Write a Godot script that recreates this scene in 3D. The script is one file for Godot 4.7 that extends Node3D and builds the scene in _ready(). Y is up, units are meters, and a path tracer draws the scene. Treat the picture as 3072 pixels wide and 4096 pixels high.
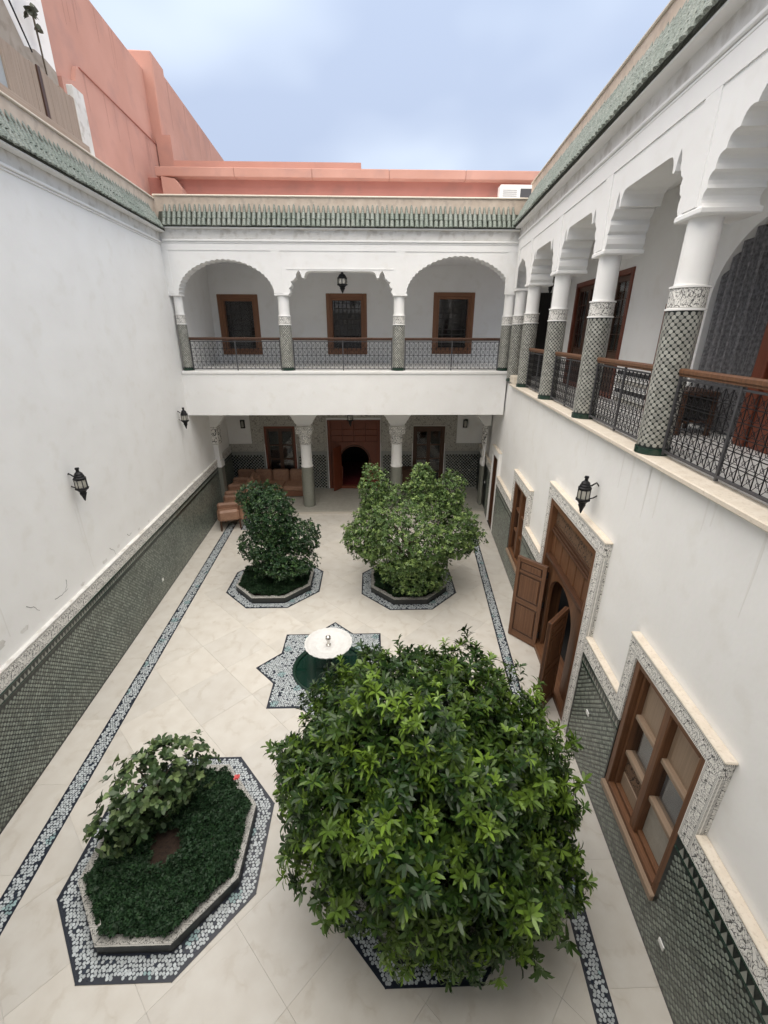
extends Node3D
# A riad courtyard seen from its upper gallery. x right, y up, the depth Z of the notes runs along -z.

const ZB := 12.868          # depth of the far facade
const REAR := 3.84          # from the far facade to the wall behind its galleries
const RREAR := 1.45         # from the right facade to the wall behind its gallery
const CAM_H := 5.86

var M := {}
var counts := {}
var rng := RandomNumberGenerator.new()

# ------------------------------------------------------------------ mesh builder
class MB:
	var v := PackedVector3Array()
	var n := PackedVector3Array()
	var uv := PackedVector2Array()
	var c := PackedColorArray()
	var xf := Transform3D.IDENTITY
	var uvs := Vector2(1, 1)
	var uvo := Vector2.ZERO
	var swap := false
	var col := Color(1, 1, 1)
	var colored := false

	func put(p: Vector3, nn: Vector3, u: Vector2) -> void:
		v.append(xf * p); n.append((xf.basis * nn).normalized())
		if swap: u = Vector2(u.y, u.x)
		uv.append((u - uvo) * uvs)
		if colored: c.append(col)

	func plane_uv(p: Vector3, nn: Vector3) -> Vector2:
		var a := nn.abs()
		if a.z >= a.x and a.z >= a.y: return Vector2(p.x, -p.y)
		if a.y >= a.x: return Vector2(p.x, p.z)
		return Vector2(p.z, -p.y)

	func tri(a: Vector3, b: Vector3, d: Vector3) -> void:   # counter-clockwise seen from outside
		var nn := (b - a).cross(d - a)
		if nn.length_squared() < 1e-16: return
		nn = nn.normalized()
		put(a, nn, plane_uv(a, nn)); put(d, nn, plane_uv(d, nn)); put(b, nn, plane_uv(b, nn))

	func quad(a: Vector3, b: Vector3, d: Vector3, e: Vector3) -> void:
		tri(a, b, d); tri(a, d, e)

	func face(pts: Array, out: Vector3) -> void:            # a convex face, turned to look along out
		var nn: Vector3 = (pts[1] - pts[0]).cross(pts[2] - pts[0])
		var flip := nn.dot(out) < 0
		for i in range(1, pts.size() - 1):
			if flip: tri(pts[0], pts[i + 1], pts[i])
			else: tri(pts[0], pts[i], pts[i + 1])

	func smooth(a: Vector3, b: Vector3, d: Vector3, na: Vector3, nb: Vector3, nd: Vector3, ua := Vector2.ZERO, ub := Vector2.ZERO, ud := Vector2.ZERO) -> void:
		put(a, na, ua); put(d, nd, ud); put(b, nb, ub)

	func box(lo: Vector3, hi: Vector3, bev := 0.0) -> void:
		var ce := (lo + hi) / 2.0
		var h := (hi - lo).abs() / 2.0
		if bev <= 0.0:
			for ax in 3:
				for s in [-1.0, 1.0]:
					var o := Vector3.ZERO; o[ax] = s
					var p := []
					for k in [[-1, -1], [1, -1], [1, 1], [-1, 1]]:
						var q := Vector3.ZERO
						q[ax] = s * h[ax]; q[(ax + 1) % 3] = k[0] * h[(ax + 1) % 3]; q[(ax + 2) % 3] = k[1] * h[(ax + 2) % 3]
						p.append(ce + q)
					face(p, o)
			return
		var P := func(s: Vector3, ax: int) -> Vector3:
			var q := Vector3.ZERO
			for i in 3: q[i] = s[i] * (h[i] if i == ax else h[i] - bev)
			return ce + q
		for ax in 3:
			var b1 := (ax + 1) % 3
			var b2 := (ax + 2) % 3
			for s in [-1.0, 1.0]:
				var o := Vector3.ZERO; o[ax] = s
				var p := []
				for k in [[-1, -1], [1, -1], [1, 1], [-1, 1]]:
					var q := Vector3.ZERO; q[ax] = s; q[b1] = k[0]; q[b2] = k[1]
					p.append(P.call(q, ax))
				face(p, o)
			for s in [-1.0, 1.0]:
				for t in [-1.0, 1.0]:
					var e1 := Vector3.ZERO; e1[b1] = s; e1[b2] = t; e1[ax] = -1
					var e2 := e1; e2[ax] = 1
					var o := Vector3.ZERO; o[b1] = s; o[b2] = t
					face([P.call(e1, b1), P.call(e2, b1), P.call(e2, b2), P.call(e1, b2)], o)
		for s in [-1.0, 1.0]:
			for t in [-1.0, 1.0]:
				for w in [-1.0, 1.0]:
					var q := Vector3(s, t, w)
					face([P.call(q, 0), P.call(q, 1), P.call(q, 2)], q)

	func prism(poly: PackedVector2Array, z0: float, z1: float, back := true) -> void:
		var p := poly
		if Geometry2D.is_polygon_clockwise(p): p = p.duplicate(); p.reverse()
		var idx := Geometry2D.triangulate_polygon(p)
		for i in range(0, idx.size(), 3):
			var a := p[idx[i]]
			var b := p[idx[i + 1]]
			var d := p[idx[i + 2]]
			if (b - a).cross(d - a) < 0:
				var t := b
				b = d; d = t
			tri(Vector3(a.x, a.y, z1), Vector3(b.x, b.y, z1), Vector3(d.x, d.y, z1))
			if back: tri(Vector3(a.x, a.y, z0), Vector3(d.x, d.y, z0), Vector3(b.x, b.y, z0))
		for i in p.size():
			var a := p[i]
			var b := p[(i + 1) % p.size()]
			quad(Vector3(a.x, a.y, z0), Vector3(b.x, b.y, z0), Vector3(b.x, b.y, z1), Vector3(a.x, a.y, z1))

	func lathe(prof: Array, seg := 24, o := Vector3.ZERO, a0 := 0.0, a1 := TAU) -> void:   # prof: Vector2(r, y), upwards
		for i in prof.size() - 1:
			var p: Vector2 = prof[i]
			var q: Vector2 = prof[i + 1]
			var d := q - p
			var nr := Vector2(d.y, -d.x).normalized()
			for k in seg:
				var t0 := a0 + (a1 - a0) * k / seg
				var t1 := a0 + (a1 - a0) * (k + 1) / seg
				var c0 := Vector3(cos(t0), 0, -sin(t0))
				var c1 := Vector3(cos(t1), 0, -sin(t1))
				var n0 := c0 * nr.x + Vector3.UP * nr.y
				var n1 := c1 * nr.x + Vector3.UP * nr.y
				var A := o + c0 * p.x + Vector3.UP * p.y
				var B := o + c1 * p.x + Vector3.UP * p.y
				var C := o + c1 * q.x + Vector3.UP * q.y
				var D := o + c0 * q.x + Vector3.UP * q.y
				var rr := maxf(p.x, q.x)
				var uA := Vector2(t0 * rr, -p.y)
				var uB := Vector2(t1 * rr, -p.y)
				var uC := Vector2(t1 * rr, -q.y)
				var uD := Vector2(t0 * rr, -q.y)
				if p.x > 1e-5: smooth(A, B, C, n0, n1, n1, uA, uB, uC)
				if q.x > 1e-5: smooth(A, C, D, n0, n1, n0, uA, uC, uD)

	func tube(pts: Array, r0: float, r1 := -1.0, seg := 6, cap := true) -> void:
		if r1 < 0: r1 = r0
		var rings := []
		var m := pts.size()
		for i in m:
			var d: Vector3 = (pts[mini(i + 1, m - 1)] - pts[maxi(i - 1, 0)]).normalized()
			var side := d.cross(Vector3.UP if absf(d.y) < 0.9 else Vector3.RIGHT).normalized()
			var up := side.cross(d)
			var r := lerpf(r0, r1, float(i) / maxf(1.0, m - 1.0))
			var ring := []
			for k in seg:
				var t := TAU * k / seg
				ring.append([side * cos(t) + up * sin(t), pts[i] + (side * cos(t) + up * sin(t)) * r])
			rings.append(ring)
		for i in m - 1:
			for k in seg:
				var a = rings[i][k]
				var b = rings[i][(k + 1) % seg]
				var d = rings[i + 1][(k + 1) % seg]
				var e = rings[i + 1][k]
				var u := Vector2(float(k) / seg, 0)
				smooth(a[1], d[1], b[1], a[0], d[0], b[0], u, u, u)
				smooth(a[1], e[1], d[1], a[0], e[0], d[0], u, u, u)
		if cap:
			for w in [0, m - 1]:
				var p := []
				for k in seg: p.append(rings[w][k][1])
				face(p, (pts[0] - pts[1]) if w == 0 else (pts[m - 1] - pts[m - 2]))

	func wall(x0: float, x1: float, y0: float, y1: float, z0: float, z1: float, holes := []) -> void:   # holes: Rect2
		var xs := [x0, x1]
		var ys := [y0, y1]
		for h in holes:
			for x in [h.position.x, h.end.x]:
				if x > x0 + 1e-4 and x < x1 - 1e-4: xs.append(x)
			for y in [h.position.y, h.end.y]:
				if y > y0 + 1e-4 and y < y1 - 1e-4: ys.append(y)
		xs.sort(); ys.sort()
		var solid := func(i: int, j: int) -> bool:
			if i < 0 or j < 0 or i >= xs.size() - 1 or j >= ys.size() - 1: return false
			if xs[i + 1] - xs[i] < 1e-5 or ys[j + 1] - ys[j] < 1e-5: return true
			var m := Vector2((xs[i] + xs[i + 1]) / 2.0, (ys[j] + ys[j + 1]) / 2.0)
			for h in holes:
				if h.has_point(m): return false
			return true
		for i in xs.size() - 1:
			for j in ys.size() - 1:
				if not solid.call(i, j): continue
				var a := Vector3(xs[i], ys[j], z1)
				var b := Vector3(xs[i + 1], ys[j], z1)
				var d := Vector3(xs[i + 1], ys[j + 1], z1)
				var e := Vector3(xs[i], ys[j + 1], z1)
				var k := Vector3(0, 0, z0 - z1)
				face([a, b, d, e], Vector3(0, 0, 1)); face([a + k, b + k, d + k, e + k], Vector3(0, 0, -1))
				if not solid.call(i - 1, j): face([a, e, e + k, a + k], Vector3(-1, 0, 0))
				if not solid.call(i + 1, j): face([b, d, d + k, b + k], Vector3(1, 0, 0))
				if not solid.call(i, j - 1): face([a, b, b + k, a + k], Vector3(0, -1, 0))
				if not solid.call(i, j + 1): face([e, d, d + k, e + k], Vector3(0, 1, 0))

	func mesh() -> ArrayMesh:
		var a := []
		a.resize(Mesh.ARRAY_MAX)
		a[Mesh.ARRAY_VERTEX] = v; a[Mesh.ARRAY_NORMAL] = n; a[Mesh.ARRAY_TEX_UV] = uv
		if colored: a[Mesh.ARRAY_COLOR] = c
		var m := ArrayMesh.new()
		m.add_surface_from_arrays(Mesh.PRIMITIVE_TRIANGLES, a)
		return m

# ------------------------------------------------------------------ naming and placing
func numbered(called: String, parent: Node) -> String:
	var key := str(parent.get_instance_id()) + called
	var k: int = counts.get(key, 0)
	counts[key] = k + 1
	return called if k == 0 else "%s_%03d" % [called, k]

func part(called: String, mesh, mat: Material, parent: Node, xf := Transform3D.IDENTITY, stuff := false) -> MeshInstance3D:
	var o := MeshInstance3D.new()
	o.name = numbered(called, parent)
	o.mesh = mesh.mesh() if mesh is MB else mesh
	o.material_override = mat
	o.transform = xf
	if stuff: o.set_meta("kind", "stuff")
	parent.add_child(o, true)
	return o

func group_part(called: String, parent: Node, xf := Transform3D.IDENTITY) -> Node3D:
	var o := Node3D.new()
	o.name = numbered(called, parent)
	o.transform = xf
	parent.add_child(o, true)
	return o

func scatter(called: String, mesh: Mesh, mat: Material, parent: Node, places: Array, colors: Array) -> MultiMeshInstance3D:
	var mm := MultiMesh.new()
	mm.transform_format = MultiMesh.TRANSFORM_3D
	mm.use_colors = true
	mm.mesh = mesh
	mm.instance_count = places.size()
	for i in places.size():
		mm.set_instance_transform(i, places[i])
		mm.set_instance_color(i, colors[i])
	var o := MultiMeshInstance3D.new()
	o.name = numbered(called, parent)
	o.multimesh = mm
	o.material_override = mat
	o.set_meta("kind", "stuff")
	parent.add_child(o, true)
	return o

var tints := {}

func tinted(mesh: Mesh, c: Color) -> Mesh:   # the same piece in one colour, shared between alike pieces
	var key := "%d %d %d %d" % [mesh.get_instance_id(), roundi(c.r * 50), roundi(c.g * 50), roundi(c.b * 50)]
	if not tints.has(key):
		var a := mesh.surface_get_arrays(0)
		var cc := PackedColorArray()
		cc.resize((a[Mesh.ARRAY_VERTEX] as PackedVector3Array).size())
		cc.fill(c)
		a[Mesh.ARRAY_COLOR] = cc
		var m := ArrayMesh.new()
		m.add_surface_from_arrays(Mesh.PRIMITIVE_TRIANGLES, a)
		tints[key] = m
	return tints[key]

func pieces(single: String, rest: String, mesh: Mesh, m: Material, parent: Node3D, places: Array, colors: Array, most := 300) -> void:
	# the pieces that show largest are parts, the others one part of kind stuff
	var eye := Transform3D(Basis.from_euler(Vector3(-0.3857, -0.0269, 0.0027)), Vector3(0, CAM_H, 0)).affine_inverse() * parent.global_transform
	var order := []
	for i in places.size():
		var t: Transform3D = places[i]
		var p := eye * t.origin
		var facing := absf((eye.basis * t.basis.z).normalized().dot(p.normalized()))
		var seen := p.z < -.3 and absf(p.x) < -p.z * .85 and absf(p.y) < -p.z * 1.14
		order.append([facing / p.length_squared() if seen else 0.0, i])
	order.sort_custom(func(a, b): return a[0] > b[0] or (a[0] == b[0] and a[1] < b[1]))
	var far := []
	var far_c := []
	for k in order.size():
		var i: int = order[k][1]
		if k < most and order[k][0] > 0.0: part(single, tinted(mesh, colors[i]), m, parent, places[i])
		else:
			far.append(places[i]); far_c.append(colors[i])
	if far.size(): scatter(rest, mesh, m, parent, far, far_c)

func tag(o: Node, label: String, category: String, grp := "") -> void:
	o.set_meta("label", label); o.set_meta("category", category)
	if grp: o.set_meta("group", grp)

func thing(called: String, xf: Transform3D, label: String, category: String, grp := "") -> Node3D:
	var o := group_part(called, self, xf)
	tag(o, label, category, grp)
	return o

func structure(called: String, xf := Transform3D.IDENTITY) -> Node3D:
	var o := group_part(called, self, xf)
	o.set_meta("kind", "structure")
	return o

# frames of the three walls: x along the wall, y up, z out into the courtyard
var FB := Transform3D(Basis.IDENTITY, Vector3(0, 0, -ZB))
var FR := Transform3D(Basis(Vector3(-0.0956, 0, 0.99542), Vector3.UP, Vector3(-0.99542, 0, -0.0956)), Vector3(2.5269, 0, 0))
var FL := Transform3D(Basis(Vector3(-0.05283, 0, -0.9986), Vector3.UP, Vector3(0.9986, 0, -0.05283)), Vector3(-4.5126, 0, 0))
var FLAT := Transform3D(Basis(Vector3.RIGHT, Vector3(0, 0, -1), Vector3.UP), Vector3.ZERO)   # x, Z on the ground, z up
func rx(Z: float) -> float: return -Z * 1.0046
func lx(Z: float) -> float: return Z * 1.0014
func rect(x0: float, x1: float, y0: float, y1: float) -> Rect2: return Rect2(minf(x0, x1), minf(y0, y1), absf(x1 - x0), absf(y1 - y0))
func rrect(Z0: float, Z1: float, y0: float, y1: float) -> Rect2: return rect(rx(Z0), rx(Z1), y0, y1)
func mb() -> MB: return MB.new()
func at(x: float, y: float, z: float) -> Transform3D: return Transform3D(Basis.IDENTITY, Vector3(x, y, z))
func lin(r: float, g: float, b: float, a := 1.0) -> Color:
	var c := Color(r, g, b).linear_to_srgb()
	c.a = a
	return c

# ------------------------------------------------------------------ textures and materials
func noise(f: float, seed_: int, oct := 4, kind := FastNoiseLite.TYPE_SIMPLEX_SMOOTH) -> FastNoiseLite:
	var n := FastNoiseLite.new()
	n.seed = seed_; n.frequency = f; n.noise_type = kind
	n.fractal_type = FastNoiseLite.FRACTAL_FBM; n.fractal_octaves = oct
	return n

func image_of(n: FastNoiseLite, size: int) -> PackedByteArray:   # a seamless grey picture
	var im := n.get_seamless_image(size, size, false, false, 0.15, true)
	im.convert(Image.FORMAT_L8)
	return im.get_data()

func two_tone(size: int, a: PackedByteArray, b: PackedByteArray, c0: Color, c1: Color, c2: Color, lo: float, hi: float, amount: float) -> ImageTexture:
	# c0..c1 after picture a; towards c2 where picture b lies over lo
	var d := PackedByteArray()
	d.resize(size * size * 3)
	for i in size * size:
		var t := a[i] / 255.0
		var s := clampf((b[i] / 255.0 - lo) / (hi - lo), 0, 1) * amount
		d[i * 3] = int(clampf(lerpf(lerpf(c0.r, c1.r, t), c2.r, s), 0, 1) * 255)
		d[i * 3 + 1] = int(clampf(lerpf(lerpf(c0.g, c1.g, t), c2.g, s), 0, 1) * 255)
		d[i * 3 + 2] = int(clampf(lerpf(lerpf(c0.b, c1.b, t), c2.b, s), 0, 1) * 255)
	var im := Image.create_from_data(size, size, false, Image.FORMAT_RGB8, d)
	im.generate_mipmaps()
	return ImageTexture.create_from_image(im)

func grey_tex(size: int, a: PackedByteArray) -> ImageTexture:
	return ImageTexture.create_from_image(Image.create_from_data(size, size, false, Image.FORMAT_L8, a))

func mat(c: Color, rough := 0.8, tex: Texture2D = null, tri := 0.0, metal := 0.0) -> StandardMaterial3D:
	var m := StandardMaterial3D.new()
	m.albedo_color = c; m.roughness = rough; m.metallic = metal
	m.cull_mode = BaseMaterial3D.CULL_DISABLED
	if tex: m.albedo_texture = tex
	if tri > 0:
		m.uv1_triplanar = true; m.uv1_world_triplanar = true
		m.uv1_scale = Vector3(tri, tri, tri)
	return m

func relief(m: StandardMaterial3D, t: Texture2D, cm: float) -> void:
	m.heightmap_enabled = true; m.heightmap_texture = t; m.heightmap_scale = cm

func carved_images(size: int, ladder: bool, k: int, low := .42) -> Array:   # [colour, height] of carved plaster, one strip high
	var d := PackedByteArray()
	var h := PackedByteArray()
	var w := size * 2
	d.resize(w * size * 3); h.resize(w * size)
	var n1 := noise(0.011, 40 + k, 2)
	for y in size:
		var v := float(y) / size
		for x in w:
			var u := float(x) / w
			var hh := 1.0
			var e := minf(v, 1.0 - v)
			if ladder and e < 0.17:
				if e > 0.035 and e < 0.135: hh = 1.0 if fmod(u * 22.0, 1.0) > 0.42 else 0.1
				elif e > 0.15: hh = 0.3
			elif e < 0.05:
				hh = 1.0 if e < 0.035 else 0.2
			else:
				var m := n1.get_noise_2d(cos(u * TAU) * 130.0, sin(u * TAU) * 130.0 + v * 60.0)
				var a := sin(TAU * (1.0 * u + 0.42 * sin(TAU * v * 1.0 + m * 2.0))) * cos(TAU * (1.2 * v + 0.30 * cos(TAU * u * 3.0)))
				var b := sin(TAU * (3.0 * u + 0.5 * cos(TAU * v * 1.4) + m * 0.6)) * 0.6 + cos(TAU * (2.0 * v + 0.33 * sin(TAU * u * 4.0) + m)) * 0.6
				var g := minf(absf(a) / 0.16, absf(b) / 0.22)
				hh = clampf((g - 0.25) / 0.35, 0.0, 1.0)
			var i := y * w + x
			h[i] = int(hh * 255)
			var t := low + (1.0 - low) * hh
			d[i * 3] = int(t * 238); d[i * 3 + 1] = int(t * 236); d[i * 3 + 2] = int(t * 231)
	var ci := Image.create_from_data(w, size, false, Image.FORMAT_RGB8, d)
	ci.generate_mipmaps()
	return [ImageTexture.create_from_image(ci), ImageTexture.create_from_image(Image.create_from_data(w, size, false, Image.FORMAT_L8, h))]

func wood_tex(seed_: int, c0: Color, c1: Color) -> ImageTexture:   # grain runs along v
	var s := 256
	var d := PackedByteArray()
	d.resize(s * s * 3)
	var n := noise(1.0, seed_, 4)
	for y in s:
		for x in s:
			var fx := float(x) / s
			var fy := float(y) / s
			var warp := n.get_noise_3d(cos(fx * TAU) * 0.6, sin(fx * TAU) * 0.6, sin(fy * TAU) * 0.4) * 0.7
			var t := n.get_noise_3d(cos(fx * TAU) * 5.5 + warp, sin(fx * TAU) * 5.5, cos(fy * TAU) * 0.22) * 0.5 + 0.5
			t = clampf(t + n.get_noise_3d(cos(fx * TAU) * 17.0, sin(fx * TAU) * 17.0, cos(fy * TAU) * 0.5) * 0.35, 0, 1)
			var i := (y * s + x) * 3
			d[i] = int(lerpf(c0.r, c1.r, t) * 255); d[i + 1] = int(lerpf(c0.g, c1.g, t) * 255); d[i + 2] = int(lerpf(c0.b, c1.b, t) * 255)
	var im := Image.create_from_data(s, s, false, Image.FORMAT_RGB8, d)
	im.generate_mipmaps()
	return ImageTexture.create_from_image(im)

func make_materials() -> void:
	var big := image_of(noise(0.008, 1, 5), 512)
	var fine := image_of(noise(0.06, 2, 4), 512)
	var cloud := image_of(noise(0.012, 3, 5), 512)
	var grit := grey_tex(512, fine)
	# white plaster, faintly stained
	M.plaster = mat(Color.WHITE, 0.9, two_tone(512, big, cloud, lin(.84, .835, .82), lin(.88, .88, .87), lin(.74, .72, .67), .62, .95, .35), 0.31)
	relief(M.plaster, grit, 0.12)
	M.aged = mat(Color.WHITE, 0.92, two_tone(512, big, cloud, lin(.66, .65, .62), lin(.78, .77, .75), lin(.40, .37, .33), .52, .88, .6), 0.55)
	relief(M.aged, grit, 0.25)
	M.cream = mat(Color.WHITE, 0.8, two_tone(512, cloud, fine, lin(.66, .585, .48), lin(.77, .705, .61), lin(.45, .37, .29), .62, .95, .5), 0.8)
	M.coping = mat(Color.WHITE, 0.85, two_tone(512, big, cloud, lin(.50, .41, .33), lin(.63, .54, .45), lin(.36, .30, .25), .55, .9, .6), 0.6)
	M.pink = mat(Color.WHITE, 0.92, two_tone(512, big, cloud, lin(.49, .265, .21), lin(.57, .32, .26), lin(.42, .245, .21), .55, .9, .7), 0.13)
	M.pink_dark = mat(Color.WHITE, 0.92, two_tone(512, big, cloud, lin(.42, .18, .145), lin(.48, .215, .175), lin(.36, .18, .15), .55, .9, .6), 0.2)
	# marble: cream with soft veins
	var vein := noise(0.006, 9, 5)
	vein.domain_warp_enabled = true; vein.domain_warp_amplitude = 45; vein.domain_warp_frequency = 0.01
	vein.fractal_type = FastNoiseLite.FRACTAL_RIDGED
	var veins := image_of(vein, 512)
	var marble := two_tone(512, cloud, veins, lin(.585, .553, .50), lin(.655, .635, .59), lin(.50, .455, .39), .66, 1.0, .65)
	M.slab = []
	for k in 7:
		var m := mat(lin(.94 + .012 * k, .94 + .011 * k, .94 + .009 * k), 0.34 + 0.02 * k, marble)
		m.uv1_triplanar = true
		m.uv1_scale = Vector3(.42, .42, .42); m.uv1_offset = Vector3(k * .37, k * .61, k * .23)
		M.slab.append(m)
	M.joint = mat(lin(.52, .485, .43), 0.9)
	# carved plaster
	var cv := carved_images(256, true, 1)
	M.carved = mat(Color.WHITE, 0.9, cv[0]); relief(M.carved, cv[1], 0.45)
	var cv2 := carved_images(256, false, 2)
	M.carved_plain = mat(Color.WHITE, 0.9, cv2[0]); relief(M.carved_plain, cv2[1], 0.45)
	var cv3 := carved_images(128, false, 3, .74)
	M.carved_grey = mat(lin(.56, .55, .52), 0.9, cv3[0]); relief(M.carved_grey, cv3[1], 0.3)  # carved plaster with the shade of the lower gallery put into its grey
	# wood
	M.wood = mat(Color.WHITE, 0.5, wood_tex(21, lin(.080, .034, .016), lin(.235, .110, .050)))
	M.wood.uv1_scale = Vector3(2.2, 0.8, 1)
	M.wood_pale = mat(Color.WHITE, 0.5, wood_tex(22, lin(.22, .155, .105), lin(.36, .265, .19)))
	M.wood_pale.uv1_scale = Vector3(2.2, 0.8, 1)
	M.wood_warm = mat(Color.WHITE, 0.5, wood_tex(26, lin(.16, .065, .03), lin(.34, .165, .085)))
	M.wood_warm.uv1_scale = Vector3(2.2, 0.8, 1)
	M.wood_dark = mat(Color.WHITE, 0.45, wood_tex(23, lin(.035, .014, .007), lin(.10, .042, .018)))
	M.wood_dark.uv1_scale = Vector3(2.2, 0.8, 1)
	M.wood_red = mat(Color.WHITE, 0.45, wood_tex(24, lin(.11, .026, .012), lin(.22, .06, .028)))
	M.wood_red.uv1_scale = Vector3(2.2, 0.8, 1)
	M.plank = mat(Color.WHITE, 0.9, wood_tex(25, lin(.27, .205, .16), lin(.46, .375, .31)))
	M.plank.uv1_scale = Vector3(1.8, 0.6, 1)
	# tiles
	M.roof = []
	for k in 5:
		var a := k / 4.0
		var m := mat(Color.WHITE, 0.55, two_tone(256, image_of(noise(0.03, 60 + k, 4), 256), image_of(noise(0.05, 70 + k, 4), 256), lin(.16 + .06 * a, .195 + .05 * a, .165 + .05 * a), lin(.32 + .05 * a, .36 + .04 * a, .315 + .045 * a), lin(.035, .045, .035), .5, .8, .85), 2.6 + k * .2)
		M.roof.append(m)
	M.moss = mat(Color.WHITE, 0.95, two_tone(512, cloud, fine, lin(.03, .035, .028), lin(.10, .105, .08), lin(.01, .012, .01), .5, .8, .8), 2.0)
	M.zellige = mat(Color.WHITE, 0.22)
	M.zellige.vertex_color_use_as_albedo = true
	M.zellige_back = mat(lin(.010, .016, .014), 0.3)
	M.pink_stain = mat(lin(.44, .24, .195), 0.95)
	M.grille = mat(lin(.045, .04, .038), 0.6)
	M.stain = mat(lin(.80, .79, .765), 0.92)
	M.grout = mat(lin(.26, .27, .25), 0.5)
	M.navy = mat(lin(.012, .017, .030), 0.35)
	M.green_glaze = mat(lin(.012, .035, .024), 0.2)
	# metal, glass, cloth
	M.iron = mat(lin(.016, .016, .018), 0.5, null, 0, 0.6)
	M.iron_soft = mat(lin(.07, .07, .075), 0.6, null, 0, 0.3)
	M.glass = mat(Color(.10, .11, .12, .14), 0.05); M.glass.transparency = BaseMaterial3D.TRANSPARENCY_ALPHA
	M.lamp_glass = mat(Color(.75, .74, .7, .5), 0.15); M.lamp_glass.transparency = BaseMaterial3D.TRANSPARENCY_ALPHA
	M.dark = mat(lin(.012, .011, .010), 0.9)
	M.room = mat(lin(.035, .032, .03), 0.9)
	M.curtain = mat(Color.WHITE, 0.9, two_tone(512, fine, cloud, lin(.17, .168, .175), lin(.34, .335, .345), lin(.07, .07, .075), .42, .62, .6), 2.2)
	M.curtain.uv1_scale = Vector3(5.0, 2.2, 5.0)
	M.net = mat(lin(.38, .41, .43), 0.9)
	M.leather = mat(Color.WHITE, 0.5, two_tone(256, image_of(noise(0.02, 81, 4), 256), image_of(noise(0.05, 82, 4), 256), lin(.24, .13, .082), lin(.33, .195, .13), lin(.16, .085, .055), .5, .9, .5), 1.4)
	M.leather_dark = mat(lin(.17, .075, .042), 0.5)
	M.carpet = mat(lin(.16, .015, .02), 0.95)
	M.white_stone = mat(Color.WHITE, 0.5, two_tone(512, cloud, fine, lin(.62, .62, .61), lin(.74, .74, .73), lin(.47, .47, .45), .6, .95, .5), 1.5)
	M.chrome = mat(lin(.6, .58, .55), 0.25, null, 0, 1.0)
	M.white_plastic = mat(lin(.78, .78, .76), 0.35)
	M.water = mat(lin(.004, .026, .017), 0.04)
	M.soil = mat(Color.WHITE, 0.95, two_tone(512, fine, cloud, lin(.02, .013, .009), lin(.07, .042, .028), lin(.015, .01, .008), .5, .8, .6), 2.5)
	M.bark = mat(Color.WHITE, 0.9, two_tone(256, image_of(noise(0.05, 91, 4), 256), image_of(noise(0.03, 92, 4), 256), lin(.06, .045, .03), lin(.17, .135, .10), lin(.03, .025, .015), .5, .8, .6), 4.0)
	M.leaf = mat(Color.WHITE, 0.42)
	M.leaf.vertex_color_use_as_albedo = true
	M.leaf.backlight_enabled = true; M.leaf.backlight = Color(.10, .16, .03)
	M.leaf_dull = mat(Color.WHITE, 0.65)
	M.leaf_dull.vertex_color_use_as_albedo = true
	M.petal = mat(lin(.75, .16, .16), 0.6)
	M.grey_tile = mat(Color.WHITE, 0.45, two_tone(512, cloud, fine, lin(.33, .32, .28), lin(.42, .41, .37), lin(.25, .24, .2), .6, .9, .5), 0.7)
	M.ground = mat(lin(.22, .17, .13), 0.95)

# ------------------------------------------------------------------ camera, sky, sun
func sky_image() -> Image:
	var w := 1024
	var h := 512
	var soft := noise(1.3, 7, 4)
	var wide := noise(0.7, 8, 3)
	var d := PackedFloat32Array()
	d.resize(w * h * 3)
	for y in h:
		var el := PI / 2 - (y + .5) / h * PI
		for x in w:
			var az := (x + .5) / w * TAU
			var p := Vector3(cos(el) * sin(az), sin(el), cos(el) * cos(az))
			var q := p / (0.35 + maxf(p.y, 0.0))            # a flat deck of cloud overhead
			var t := clampf(soft.get_noise_3d(q.x * .9, p.y * 1.2, q.z * .9) * 1.3 + wide.get_noise_3d(q.x, 3.0, q.z) * 1.1 + 0.5, 0, 1)
			var lift := 1.0 + 0.42 * maxf(p.y, 0.0)
			var a := Vector3(.130, .154, .202).lerp(Vector3(.180, .205, .245), t) * lift
			if p.y < 0: a = a.lerp(Vector3(.14, .125, .11), clampf(-p.y * 12.0, 0, 1))
			var i := (y * w + x) * 3
			d[i] = a.x; d[i + 1] = a.y; d[i + 2] = a.z
	return Image.create_from_data(w, h, false, Image.FORMAT_RGBF, d.to_byte_array())

func camera_and_light() -> void:
	var cam := Camera3D.new()
	cam.name = "camera"
	cam.position = Vector3(0, CAM_H, 0)
	cam.rotation = Vector3(-0.3857, -0.0269, 0.0027)
	cam.fov = 98.45; cam.near = 0.05; cam.far = 400.0
	add_child(cam); cam.current = true
	var env := Environment.new()
	env.background_mode = Environment.BG_SKY
	var pano := PanoramaSkyMaterial.new()
	pano.panorama = ImageTexture.create_from_image(sky_image())
	var sky := Sky.new()
	sky.sky_material = pano
	env.sky = sky
	env.ambient_light_source = Environment.AMBIENT_SOURCE_SKY
	env.tonemap_mode = Environment.TONE_MAPPER_LINEAR
	env.tonemap_exposure = 3.85
	env.sdfgi_enabled = true; env.ssao_enabled = true; env.ssil_enabled = true
	var we := WorldEnvironment.new()
	we.name = "world_environment"; we.environment = env
	add_child(we)
	var sun := DirectionalLight3D.new()
	sun.name = "sun"
	sun.light_energy = 0.5; sun.light_color = Color(1.0, 0.95, 0.875)
	sun.light_angular_distance = 95.0
	sun.shadow_enabled = true
	sun.look_at_from_position(Vector3.ZERO, Vector3(0.10, -1.0, -0.22))
	add_child(sun)

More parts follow.
